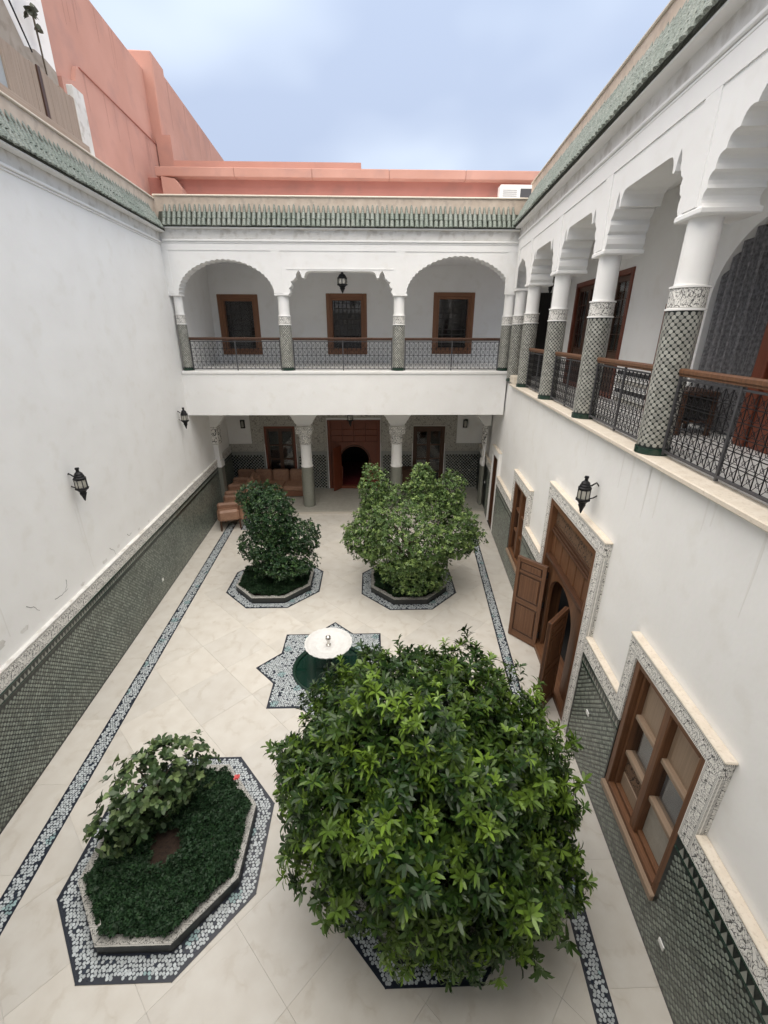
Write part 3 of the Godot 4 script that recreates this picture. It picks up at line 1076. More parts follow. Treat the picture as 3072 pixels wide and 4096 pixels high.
func make_right_building() -> void:
	var o := thing("arcade_wing", FR, "white right wing with arcade gallery above carved door and windows", "building")
	var Z0 := -2.2
	var Z1 := 16.75
	var win1 := rrect(3.84, 2.57, .62, 2.55)
	var win2 := rrect(10.33, 9.06, .60, 2.50)
	var door1 := rrect(7.43, 5.27, 0, 3.12)
	var door3 := rrect(13.62, 12.76, .0, 2.34)
	var holes := [win1, win2, door1, door3]
	var m := mb()
	m.wall(rx(Z1), rx(Z0), -.1, 4.555, -.42, -.085, holes)
	part("lower_wall", m, M.plaster, o)
	m = mb()
	m.box(Vector3(rx(Z1), 4.36, -1.5), Vector3(rx(Z0), 4.555, -.43))
	part("gallery_slab", m, M.plaster, o)
	m = mb()
	m.box(Vector3(rx(12.15), 4.556, -.5), Vector3(rx(Z0), 4.612, .012), .01)
	part("ledge", m, M.cream, o)
	m = mb()
	m.box(Vector3(rx(Z1), 4.556, -1.46), Vector3(rx(Z0), 4.618, -.26))
	part("gallery_paving", m, M.white_stone, o)
	m = mb()
	m.box(Vector3(rx(12.5), 4.612, -.30), Vector3(rx(11.95), 4.80, -.05), .01)
	part("corner_block", m, M.cream, o)
	# dado
	var sur1 := rrect(4.01, 2.40, 1.62, 2.73)
	var sur2 := rrect(10.49, 8.88, 1.62, 2.70)
	var surd := rrect(7.60, 5.06, 0, 3.33)
	var sur3 := rrect(13.75, 12.63, 0, 2.55)
	var dh := [win1.grow(.0), win2, surd, sur3]
	m = mb()
	m.wall(rx(Z1), rx(Z0), -.06, 1.62, -.084, -.004, [win1, win2, surd, sur3])
	part("dado_bed", m, M.zellige_back, o)
	var d := group_part("tiled_dado", o)
	lattice(d, rx(14.3), rx(Z0 + 1.2), .02, 1.45, -.005, dh)
	teeth(d, rx(14.3), rx(Z0 + 1.2), 1.485, .10, -.004, dh)
	var cuts := [[rx(Z1), sur3.position.x], [sur3.end.x, sur2.position.x], [sur2.end.x, surd.position.x], [surd.end.x, sur1.position.x], [sur1.end.x, rx(Z0)]]
	for c in cuts:
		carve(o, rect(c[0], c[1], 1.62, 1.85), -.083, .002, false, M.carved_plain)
		m = mb()
		m.box(Vector3(c[0], 1.851, -.083), Vector3(c[1], 1.885, .014), .010)
		part("dado_cap", m, M.cream, o)
	for c in [[rx(12.6), rx(10.34)], [rx(9.05), rx(7.61)], [rx(5.05), rx(3.85)], [rx(2.56), rx(Z0)]]:
		for yy in [[1.452, 1.478, .002], [1.596, 1.618, .006]]:
			var gm := mb()
			gm.box(Vector3(c[0], yy[0], -.02), Vector3(c[1], yy[1], yy[2]), .003)
			part("green_moulding", gm, M.green_glaze, d)
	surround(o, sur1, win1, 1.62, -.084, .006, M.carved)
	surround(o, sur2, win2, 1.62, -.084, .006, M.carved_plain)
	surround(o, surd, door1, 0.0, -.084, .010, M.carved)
	surround(o, sur3, door3, 0.0, -.084, .006, M.plaster)
	right_window(o, win1, true)
	right_window(o, win2, false)
	for k in [[2.30, .42], [4.55, .98], [14.7, 1.0]]:
		m = mb()
		m.box(Vector3(-.045, -.03, 0), Vector3(.045, .03, .014), .004)
		part("wall_socket", m, M.white_plastic, o, at(rx(k[0]), k[1], .002))
	# plain far door
	var dd := group_part("far_door", o)
	part("frame", frame_rect(door3, .09, -.2, -.03), M.wood_dark, dd)
	m = mb()
	m.box(Vector3(door3.position.x + .09, 0, -.16), Vector3(door3.end.x - .09, 2.25, -.12))
	part("door_leaf", m, M.wood, dd)
	# the great door with its open wicket
	var g := group_part("great_door", o)
	part("frame", frame_rect(door1, .11, -.43, .0, .012), M.wood, g)
	var a := door1.position.x + .112
	var b := door1.end.x - .112
	carve(g, rect(a, b, 2.66, 3.0), -.16, -.11, false, M.carved_brown, "carved_transom")
	var tr := mb()
	tr.swap = true
	for k in 3: tr.box(Vector3(a, 2.50 + k * .052, -.2), Vector3(b, 2.55 + k * .052, -.05 - .02 * k), .008)
	part("transom_beam", tr, M.wood_dark, g)
	var lintel := mb()
	lintel.swap = true
	lintel.box(Vector3(a, 1.98, -.2), Vector3(b, 2.06, -.015), .012)
	part("lintel", lintel, M.wood_dark, g)
	var np := 11
	for k in np:
		var xa := a + (b - a) * k / np
		m = mb()
		m.box(Vector3(xa + .004, 2.061, -.18), Vector3(xa + (b - a) / np - .004, 2.498, -.10 - .012 * (k % 2)), .008)
		part("plank", m, M.wood, g)
	# panel round the wicket, with its arched opening
	var wx0 := rx(7.12)
	var wx1 := rx(5.86)
	var arch := PackedVector2Array([Vector2(a, .02), Vector2(wx0, .02)])
	for k in 25:
		var t := PI * (1 - k / 24.0)
		arch.append(Vector2((wx0 + wx1) / 2 + cos(t) * (wx1 - wx0) / 2, 1.30 + sin(t) * .50))
	arch.append_array(PackedVector2Array([Vector2(wx1, .02), Vector2(b, .02), Vector2(b, 1.979), Vector2(a, 1.979)]))
	m = mb()
	m.prism(arch, -.17, -.11)
	part("wicket_panel", m, M.wood, g)
	for s in 2:
		var hinge := Vector3(3.24, 0, -7.11) if s == 0 else Vector3(3.07, 0, -5.84)
		var tip := Vector3(2.84, 0, -7.60) if s == 0 else Vector3(2.63, 0, -5.42)
		hinge = FR.affine_inverse() * hinge; tip = FR.affine_inverse() * tip
		var dir := (tip - hinge).normalized()
		var lf := group_part("door_leaf", g, Transform3D(Basis(dir, Vector3.UP, dir.cross(Vector3.UP)), hinge + Vector3(0, .015, 0)))
		var wd := hinge.distance_to(tip)
		m = mb()
		m.box(Vector3(0, 0, -.018), Vector3(wd, 1.83, .018), .004)
		part("board", m, M.wood_dark, lf)
		for yy in [.25, .95, 1.6]:
			var hg := mb()
			hg.tube([Vector3(-.004, yy, 0), Vector3(-.004, yy + .12, 0)], .022, .022, 8)
			part("hinge", hg, M.iron, lf)
		var hd := mb()
		var ringp := []
		for q in 13: ringp.append(Vector3(wd - .07 + cos(TAU * q / 12) * .04, .98 + sin(TAU * q / 12) * .04, .045))
		hd.tube(ringp, .007, .007, 6)
		part("ring_handle", hd, M.iron, lf)
		for sd in [-1.0, 1.0]:
			var fr := mb()
			for xx in [[0, .075], [wd - .075, wd]]: fr.box(Vector3(xx[0], 0, sd * .0182), Vector3(xx[1], 1.83, sd * .034), .004)
			fr.swap = true
			for yy in [[0, .15], [.82, .92], [1.50, 1.56], [1.74, 1.83]]: fr.box(Vector3(.076, yy[0], sd * .0182), Vector3(wd - .076, yy[1], sd * .032), .004)
			part("rail_frame", fr, M.wood, lf)
			for yy in [[.19, .78], [.96, 1.46], [1.585, 1.715]]:
				m = mb()
				m.box(Vector3(.105, yy[0], sd * .0182), Vector3(wd - .105, yy[1], sd * .030), .011)
				part("raised_panel", m, M.wood, lf)
	var runs := []
	for k in 15:
		var zz := 2.6 + pow(rng.randf(), .8) * 9.6
		runs.append([rx(zz), 4.545, rng.randf_range(.2, .8), rng.randf_range(.025, .06)])
	drips(o, runs, -.0845)
	# rooms behind the lower openings
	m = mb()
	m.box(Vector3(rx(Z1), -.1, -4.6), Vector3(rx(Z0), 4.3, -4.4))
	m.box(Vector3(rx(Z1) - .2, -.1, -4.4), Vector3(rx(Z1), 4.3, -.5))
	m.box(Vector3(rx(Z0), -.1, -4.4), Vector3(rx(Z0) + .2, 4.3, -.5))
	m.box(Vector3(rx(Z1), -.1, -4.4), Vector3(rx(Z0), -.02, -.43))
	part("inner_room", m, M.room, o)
	m = mb()
	m.box(Vector3(rx(8.6), 0, -2.2), Vector3(rx(4.0), 4.3, -2.1))
	part("room_screen", m, M.zellige_back, o)
	lattice(d, rx(7.6), rx(5.3), .02, 1.9, -2.098, [], true)

	# upper storey
	var cols := [2.62, 4.83, 7.05, 9.20, 11.36]
	var hw := .20
	var fac := PackedVector2Array()
	fac.append(Vector2(rx(13.3), 6.92))
	fac.append(Vector2(rx(12.92), 6.92))
	for p in scallops(rx(12.92), rx(11.36 + hw), 6.92, .50, 7, .03, .2): fac.append(p)
	for k in [4, 3, 2, 1]:
		var xa := rx(cols[k] - hw)
		var xb := rx(cols[k - 1] + hw)
		if k > 1:
			for p in lobes(xa, xb, 6.92, 1.0, 1.0): fac.append(p)
		else:
			for p in scallops(xa, xb, 6.92, .62, 15, .05, .12): fac.append(p)
	fac.append(Vector2(rx(cols[0] - hw), 6.92))
	for p in scallops(rx(cols[0] - hw), rx(.45), 6.92, .6, 13, .05, .12): fac.append(p)
	fac.append_array(PackedVector2Array([Vector2(rx(-2.2), 6.92), Vector2(rx(-2.2), 8.31), Vector2(rx(13.3), 8.31)]))
	m = mb()
	m.prism(fac, -.50, 0)
	part("arcade_wall", m, M.plaster, o)
	# flat plaster bands that frame the arches
	m = mb()
	m.box(Vector3(rx(12.86), 7.80, 0.0), Vector3(rx(Z0), 8.0, .014))
	for c in cols: m.box(Vector3(rx(c + .12), 6.93, 0.0), Vector3(rx(c - .12), 7.799, .013))
	m.box(Vector3(rx(12.86), 6.93, 0.0), Vector3(rx(12.6), 7.799, .013))
	part("plaster_strip", m, M.plaster, o)
	cornice(o, rx(12.88), rx(Z0), 8.0, 8.31, 0.0)
	tile_eave(o, rx(12.95), rx(3.6), 8.31, .19, 9.29, Vector2(.25, 0), 5)
	for c in cols:
		m = mb()
		m.box(Vector3(rx(c + hw + .02), 6.86, -.53), Vector3(rx(c - hw - .02), 6.918, .02), .012)
		part("impost", m, M.plaster, o)
		column(o, rx(c), -.17, 4.615, 6.09, 6.28, 6.862, .168, c > 4 and c < 8)
	m = mb()
	m.box(Vector3(rx(13.0), 6.86, -.5), Vector3(rx(12.55), 6.918, .02), .012)
	part("impost", m, M.plaster, o)
	column(o, rx(12.72), -.17, 4.615, 6.09, 6.28, 6.862, .168, false)
	# gallery behind the arcade
	var gd := rrect(12.35, 9.20, 4.62, 7.0)
	var arch_c := 5.9
	var arc_x0 := rx(6.68)
	var arc_x1 := rx(5.05)
	m = mb()
	m.wall(rx(14.5), rx(Z0), 4.4, 8.2, -RREAR - .3, -RREAR, [gd, rect(arc_x0 - .02, arc_x1 + .02, 4.62, 7.40)])
	part("gallery_rear_wall", m, M.plaster, o)
	m = mb()
	var head := PackedVector2Array([Vector2(arc_x0 - .02, 4.62), Vector2(arc_x0, 4.62)])
	for k in 21:
		var t := PI * (1 - k / 20.0)
		head.append(Vector2((arc_x0 + arc_x1) / 2 + cos(t) * (arc_x1 - arc_x0) / 2, 6.25 + sin(t) * .80 * (1.0 + .08 * pow(sin(t), 8))))
	head.append_array(PackedVector2Array([Vector2(arc_x1, 4.62), Vector2(arc_x1 + .02, 4.62), Vector2(arc_x1 + .02, 7.40), Vector2(arc_x0 - .02, 7.40)]))
	m.prism(head, -RREAR - .3, -RREAR + .006)
	part("arch_surround", m, M.plaster, o)
	m = mb()
	m.box(Vector3(rx(14.6), 7.98, -1.8), Vector3(rx(Z0), 8.2, -.45))
	m.box(Vector3(rx(14.9), 8.21, -3.5), Vector3(rx(Z0), 8.36, -.45))
	part("gallery_ceiling", m, M.plaster, o)
	for k in 4:
		m = mb()
		m.box(Vector3(rx(9.1), 4.63 + k * .165, -RREAR), Vector3(rx(7.78), 4.70 + k * .165, -RREAR + .012), .003)
		part("striped_dado", m, M.iron_soft if k % 2 else M.carved_grey, o)
	var gdoor := group_part("gallery_door", o)
	part("frame", frame_rect(gd, .10, -RREAR - .15, -RREAR + .03), M.wood_red, gdoor)
	for s in 4:
		var xa := gd.position.x + .10 + s * (gd.size.x - .2) / 4
		var xb := xa + (gd.size.x - .2) / 4
		part("leaf_frame", frame_rect(rect(xa + .002, xb - .002, 4.72, 6.9), .09, -RREAR - .1, -RREAR - .03), M.wood_dark, gdoor)
		leaf_panel(gdoor, rect(xa + .09, xb - .09, 4.81, 5.5), -RREAR - .05, M.wood_dark, M.wood_dark)
		for j in 4:
			for i in 2:
				var pw := (xb - xa - .18) / 2
				var q := rect(xa + .09 + i * pw + .008, xa + .09 + (i + 1) * pw - .008, 5.53 + j * .32, 5.53 + (j + 1) * .32 - .016)
				m = mb()
				m.box(Vector3(q.position.x, q.position.y, -RREAR - .062), Vector3(q.end.x, q.end.y, -RREAR - .058))
				part("pane", m, M.glass, gdoor)
		var grid := mb()
		for j in range(0, 5): grid.box(Vector3(xa + .09, 5.514 + j * .32, -RREAR - .075), Vector3(xb - .09, 5.53 + j * .32, -RREAR - .045))
		grid.box(Vector3((xa + xb) / 2 - .008, 5.50, -RREAR - .072), Vector3((xa + xb) / 2 + .008, 6.80, -RREAR - .048))
		part("glazing_bars", grid, M.wood_dark, gdoor)
	var sh := group_part("arch_door", o)
	m = mb()
	m.box(Vector3(rx(7.72), 4.62, -RREAR - .05), Vector3(rx(7.54), 6.30, -RREAR + .06), .01)
	part("jamb", m, M.wood_red, sh)
	m = mb()
	m.box(Vector3(rx(5.32), 4.62, -RREAR - .02), Vector3(rx(5.14), 6.55, -RREAR + .12), .01)
	m.box(Vector3(rx(5.13), 4.62, -RREAR + .02), Vector3(rx(4.72), 6.5, -RREAR + .07), .006)
	part("door_leaf", m, M.wood_red, sh)
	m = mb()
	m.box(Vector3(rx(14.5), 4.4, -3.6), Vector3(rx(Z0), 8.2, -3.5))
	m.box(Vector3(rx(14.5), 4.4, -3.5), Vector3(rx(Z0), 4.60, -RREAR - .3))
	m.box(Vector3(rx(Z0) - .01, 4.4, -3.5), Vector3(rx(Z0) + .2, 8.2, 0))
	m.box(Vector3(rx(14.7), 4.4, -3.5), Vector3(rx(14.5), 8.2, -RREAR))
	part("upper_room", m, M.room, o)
	# end of the gallery with a dark doorway
	m = mb()
	m.wall(rx(14.5) - .001, rx(14.5) + .2, 4.6, 8.1, -RREAR, -.52, [])
	part("gallery_end_wall", m, M.plaster, o)
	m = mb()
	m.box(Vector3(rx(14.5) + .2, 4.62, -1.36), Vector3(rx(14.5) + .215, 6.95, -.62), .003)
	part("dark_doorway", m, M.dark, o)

	# railings between the columns
	var labels := ["nearest iron railing of the right gallery, by the grey curtain", "second iron railing of the right gallery, before white stripes", "third iron railing of the right gallery, before the brown doors", "farthest iron railing of the right gallery, next to the corner column"]
	for k in 4:
		var xa := rx(cols[k + 1] - .16)
		var xb := rx(cols[k] + .16)
		railing(FR * at(xa, 4.63, -.20), xb - xa, .90, labels[k], "railings of the right gallery", false)

# ------------------------------------------------------------------ far wing
func make_back_building() -> void:
	var o := thing("gallery_wing", FB, "white far wing with three arches above a deep shaded ground floor gallery", "building")
	var m := mb()
	m.box(Vector3(-5.26, 3.66, -.45), Vector3(3.80, 4.795, 0))
	part("beam", m, M.plaster, o)
	m = mb()
	m.box(Vector3(-5.24, 4.796, -.5), Vector3(3.80, 4.872, .03), .008)
	part("ledge", m, M.plaster, o)
	m = mb()
	m.box(Vector3(-5.6, 4.5, -REAR), Vector3(4.3, 4.86, -.5))
	part("gallery_slab", m, M.plaster, o)
	# facade over the arches
	var f := PackedVector2Array([Vector2(-5.30, 6.74)])
	for p in scallops(-4.98, -2.53, 6.74, .80, 27, .028, .02): f.append(p)
	for p in lobes(-2.17, .58, 6.77, 1.5, .93): f.append(p)
	for p in scallops(.93, 3.66, 6.79, .83, 29, .028, .05): f.append(p)
	f.append_array(PackedVector2Array([Vector2(3.86, 6.79), Vector2(3.86, 8.30), Vector2(-5.30, 8.30)]))
	m = mb()
	m.prism(f, -.38, 0)
	part("arcade_wall", m, M.plaster, o)
	m = mb()
	m.box(Vector3(-5.24, 7.77, 0), Vector3(3.78, 7.91, .014))
	for x in [[-2.53, -2.30], [.64, .87], [-5.2, -5.10], [3.5, 3.7]]: m.box(Vector3(x[0], 6.80, 0), Vector3(x[1], 7.769, .013))
	m.box(Vector3(-2.17, 7.36, 0), Vector3(.58, 7.375, .012))
	part("plaster_strip", m, M.plaster, o)
	cornice(o, -5.2, 3.8, 7.92, 8.28, 0)
	tile_eave(o, -5.2, 3.8, 8.27, .14, 8.96, Vector2(.10, .18))
	column(o, -2.34, -.17, 4.872, 6.06, 6.26, 6.77, .165, false)
	column(o, .74, -.17, 4.872, 6.07, 6.28, 6.80, .165, false)
	column(o, -5.10, -.17, 4.872, 6.07, 6.29, 6.75, .125, false)
	column(o, 3.70, -.14, 4.872, 6.07, 6.27, 6.80, .15, false)
	for x in [-2.35, .755]:
		m = mb()
		m.box(Vector3(x - .19, 6.752, -.40), Vector3(x + .19, 6.80, .012), .01)
		part("impost", m, M.plaster, o)
	# rear wall with its openings
	var wins := [rect(-5.23, -3.86, 5.13, 7.05), rect(-1.55, -.16, 5.14, 7.09), rect(2.13, 3.55, 5.16, 7.14)]
	var low := [rect(-4.10, -2.93, .12, 2.59), rect(-1.70, .29, .12, 2.82), rect(1.56, 2.77, .12, 2.58)]
	m = mb()
	m.wall(-5.7, 6.2, -.1, 8.3, -REAR - .3, -REAR, wins + low)
	part("rear_wall", m, M.plaster, o)
	m = mb()
	m.box(Vector3(-5.7, 3.85, -REAR + .001), Vector3(4.3, 4.49, -.5))
	part("lower_ceiling", m, M.plaster, o)
	m = mb()
	m.box(Vector3(-5.7, 7.95, -REAR + .001), Vector3(4.3, 8.25, -.36))
	m.box(Vector3(-5.7, 8.31, -7.5), Vector3(6.2, 8.45, -.5))
	part("upper_ceiling", m, M.plaster, o)
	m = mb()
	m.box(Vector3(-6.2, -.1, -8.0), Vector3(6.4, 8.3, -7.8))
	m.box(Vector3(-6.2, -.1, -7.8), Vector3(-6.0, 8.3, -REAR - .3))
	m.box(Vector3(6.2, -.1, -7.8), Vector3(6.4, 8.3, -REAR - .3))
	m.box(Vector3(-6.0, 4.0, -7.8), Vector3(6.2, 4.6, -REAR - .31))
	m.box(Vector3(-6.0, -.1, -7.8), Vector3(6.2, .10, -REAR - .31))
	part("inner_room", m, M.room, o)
	m = mb()
	m.box(Vector3(4.3, -.1, -REAR), Vector3(4.5, 4.5, -1.2))
	part("side_wall", m, M.plaster, o)
	# upper windows
	for i in 3:
		var w := group_part("window", o)
		var r: Rect2 = wins[i]
		part("frame", frame_rect(r, .13, -REAR - .12, -REAR + .03, .012), M.wood_warm, w)
		part("sash", frame_rect(r.grow(-.131), .075, -REAR - .2, -REAR - .005), M.wood_warm, w)
		var q := r.grow(-.206)
		m = mb()
		m.box(Vector3(q.position.x, q.position.y, -REAR - .17), Vector3(q.end.x, q.end.y, -REAR - .166))
		part("pane", m, M.glass, w)
		m = mb()
		for k in (7 if i == 1 else 3): m.box(Vector3(q.position.x + q.size.x * (k + .5) / (7 if i == 1 else 3) - .014, q.position.y, -REAR - .15), Vector3(q.position.x + q.size.x * (k + .5) / (7 if i == 1 else 3) + .014, q.end.y, -REAR - .135))
		for k in 9: m.box(Vector3(q.position.x, q.position.y + q.size.y * (k + .5) / 9 - .014, -REAR - .134), Vector3(q.end.x, q.position.y + q.size.y * (k + .5) / 9 + .014, -REAR - .12))
		part("window_grille", m, M.grille, w)
	# ground floor windows
	for i in [0, 2]:
		var w := group_part("french_window", o)
		var r: Rect2 = low[i]
		part("frame", frame_rect(r, .085, -REAR - .15, -REAR + .02), M.wood_red if i == 0 else M.wood_dark, w)
		for s in 2:
			var q := rect(r.position.x + .087 + s * (r.size.x - .174) / 2, r.position.x + .087 + (s + 1) * (r.size.x - .174) / 2, r.position.y + .05, r.end.y - .087)
			part("leaf_frame", frame_rect(q, .07, -REAR - .1, -REAR - .02), M.wood_dark, w)
			for j in 4:
				var y0 := q.position.y + .07 + j * (q.size.y - .14) / 4
				m = mb()
				m.box(Vector3(q.position.x + .07, y0, -REAR - .062), Vector3(q.end.x - .07, y0 + (q.size.y - .14) / 4 - .05, -REAR - .058))
				part("pane", m, M.glass, w)
				m = mb()
				m.swap = true
				m.box(Vector3(q.position.x + .07, y0 + (q.size.y - .14) / 4 - .05, -REAR - .09), Vector3(q.end.x - .07, y0 + (q.size.y - .14) / 4, -REAR - .03), .004)
				part("glazing_bar", m, M.wood_dark, w)
	# carved plaster round them
	for r in [rect(-4.58, -4.10, 1.93, 3.6), rect(-2.93, -2.56, 1.93, 3.6), rect(-2.30, -1.74, 1.93, 3.6), rect(.31, .78, 1.93, 3.6), rect(1.06, 1.56, 1.93, 3.6), rect(2.77, 3.22, 1.93, 3.6)]:
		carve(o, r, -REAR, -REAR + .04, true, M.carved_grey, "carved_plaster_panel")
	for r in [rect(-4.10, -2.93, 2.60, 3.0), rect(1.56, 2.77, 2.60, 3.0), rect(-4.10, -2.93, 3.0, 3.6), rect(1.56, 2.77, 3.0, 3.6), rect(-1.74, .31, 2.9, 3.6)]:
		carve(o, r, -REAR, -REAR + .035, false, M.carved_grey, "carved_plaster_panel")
	var d := group_part("tiled_dado", o)
	var lowh := [low[0].grow(.03), low[1].grow(.04), low[2].grow(.03)]
	m = mb()
	m.wall(-5.6, 4.3, .1, 1.62, -REAR, -REAR + .03, lowh)
	part("dado_bed", m, M.grout, d)
	lattice(d, -5.5, 4.3, .13, 1.54, -REAR + .029, lowh, true, .12)
	for c in [[-5.6, -4.13], [-2.90, -1.74], [.33, 1.53], [2.80, 4.3]]:
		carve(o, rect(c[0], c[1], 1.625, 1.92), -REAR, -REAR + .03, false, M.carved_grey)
	# the great inner door
	var g := group_part("great_door", o)
	var r := low[1] as Rect2
	part("frame", frame_rect(r, .10, -REAR - .12, -REAR + .05), M.wood_red, g)
	for j in 3:
		for i in 4:
			var pw := (r.size.x - .2) / 4
			m = mb()
			m.box(Vector3(r.position.x + .1 + i * pw + .004, 1.98 + j * .245 + .004, -REAR - .08), Vector3(r.position.x + .1 + (i + 1) * pw - .004, 1.98 + (j + 1) * .245 - .004, -REAR - .01 - .006 * ((i + j) % 2)), .008)
			part("panel", m, M.wood_red, g)
	var cx := -.70
	var ar := PackedVector2Array([Vector2(r.position.x + .1, .12), Vector2(cx - .50, .12)])
	for k in 29:
		var t := PI * 1.18 - PI * 1.36 * k / 28.0
		ar.append(Vector2(cx + cos(t) * .555, 1.25 + sin(t) * .555))
	ar.append_array(PackedVector2Array([Vector2(cx + .50, .12), Vector2(r.end.x - .1, .12), Vector2(r.end.x - .1, 1.975), Vector2(r.position.x + .1, 1.975)]))
	m = mb()
	m.prism(ar, -REAR - .09, -REAR - .005)
	part("arched_panel", m, M.wood_red, g)
	m = mb()
	var rim := []
	for k in 29:
		var t := PI * 1.18 - PI * 1.36 * k / 28.0
		rim.append(Vector3(cx + cos(t) * .60, 1.25 + sin(t) * .60, -REAR + .0))
	m.tube(rim, .022, .022, 6)
	part("arch_moulding", m, M.wood_dark, g)
	m = mb()
	m.box(Vector3(0, .02, -.02), Vector3(.50, 1.72, .02), .006)
	part("door_leaf", m, M.wood_red, g, Transform3D(Basis(Vector3.UP, -2.15), Vector3(cx - .52, .12, -REAR + .02)))
	m = mb()
	m.box(Vector3(-1.8, .10, -7.7), Vector3(.3, .125, -REAR - .02))
	part("red_carpet", m, M.carpet, o)
	# ground floor columns
	for x in [-2.27, .83]:
		var c := group_part("lower_column", o, at(x, .12, -1.98))
		m = mb()
		m.lathe([Vector2(.215, 0), Vector2(.215, 1.14), Vector2(.20, 1.15)], 8)
		part("plinth", m, M.tile_grey_green, c)
		m = mb()
		m.lathe([Vector2(.2, 1.13), Vector2(.2, 1.44)], 28)
		part("tile_band", m, M.tile_grey_green, c)
		m = mb()
		m.lathe([Vector2(.19, 1.44), Vector2(.21, 1.45), Vector2(.21, 1.49), Vector2(.19, 1.50), Vector2(.19, 1.68), Vector2(.185, 1.69), Vector2(.18, 2.235)], 28)
		part("shaft", m, M.plaster, c)
		m = mb()
		m.uvo = Vector2(0, -2.235); m.uvs = Vector2(1.4, 1.0 / .38)
		m.lathe([Vector2(.185, 2.235), Vector2(.21, 2.26), Vector2(.22, 2.50), Vector2(.26, 2.62)], 8)
		part("capital", m, M.carved_plain, c)
		m = mb()
		m.uvo = Vector2(-.27, -2.87); m.uvs = Vector2(2.2, 4.0)
		m.box(Vector3(-.27, 2.62, -.27), Vector3(.27, 2.87, .27), .012)
		part("abacus", m, M.carved_plain, c)
		m = mb()
		var ap := PackedVector2Array([Vector2(-.24, 2.872), Vector2(.24, 2.872)])
		for k in 6: ap.append_array(PackedVector2Array([Vector2(.24 + k * .07, 2.93 + k * .11), Vector2(.30 + k * .07, 2.99 + k * .11)]))
		ap.append_array(PackedVector2Array([Vector2(.66, 3.73), Vector2(-.66, 3.73)]))
		for k in 6: ap.append_array(PackedVector2Array([Vector2(-.30 - (5 - k) * .07, 2.99 + (5 - k) * .11), Vector2(-.24 - (5 - k) * .07, 2.93 + (5 - k) * .11)]))
		m.prism(ap, -.2, .2)
		part("arch_springer", m, M.plaster, c)
	for s in 2:
		var x := -5.30 if s == 0 else 3.93
		var sg := 1.0 if s == 0 else -1.0
		var c := group_part("wall_pilaster", o, at(x, .12, -2.0))
		m = mb()
		m.box(Vector3(-.05, 0, -.16), Vector3(.13 * sg, 1.45, .16), .01)
		part("plinth", m, M.tile_grey_green, c)
		m = mb()
		m.box(Vector3(-.05, 1.451, -.17), Vector3(.15 * sg, 1.68, .17), .01)
		m.box(Vector3(-.05, 1.681, -.14), Vector3(.11 * sg, 2.24, .14), .01)
		part("shaft", m, M.plaster, c)
		carve(c, rect(-.05, .15 * sg, 2.241, 2.86), -.18, .18, false, M.carved_plain, "capital")
		m = mb()
		var ap := PackedVector2Array([Vector2(-.05 * sg, 2.862), Vector2(.17 * sg, 2.862)])
		for k in 6: ap.append_array(PackedVector2Array([Vector2((.20 + k * .08) * sg, 2.90 + k * .11), Vector2((.26 + k * .08) * sg, 2.96 + k * .11)]))
		ap.append_array(PackedVector2Array([Vector2(.7 * sg, 3.73), Vector2(-.05 * sg, 3.73)]))
		m.prism(ap, -.18, .18)
		part("arch_springer", m, M.plaster, c)
	# railings
	var spans := [[-4.97, -2.51], [-2.17, .57], [.91, 3.55]]
	var lab := ["left iron railing of the far upper gallery, beside the blank wall", "middle iron railing of the far upper gallery, under the hanging lantern", "right iron railing of the far upper gallery, next to the corner"]
	for k in 3: railing(FB * at(spans[k][0], 4.873, -.17), spans[k][1] - spans[k][0], .86, lab[k], "railings of the far upper gallery", true)

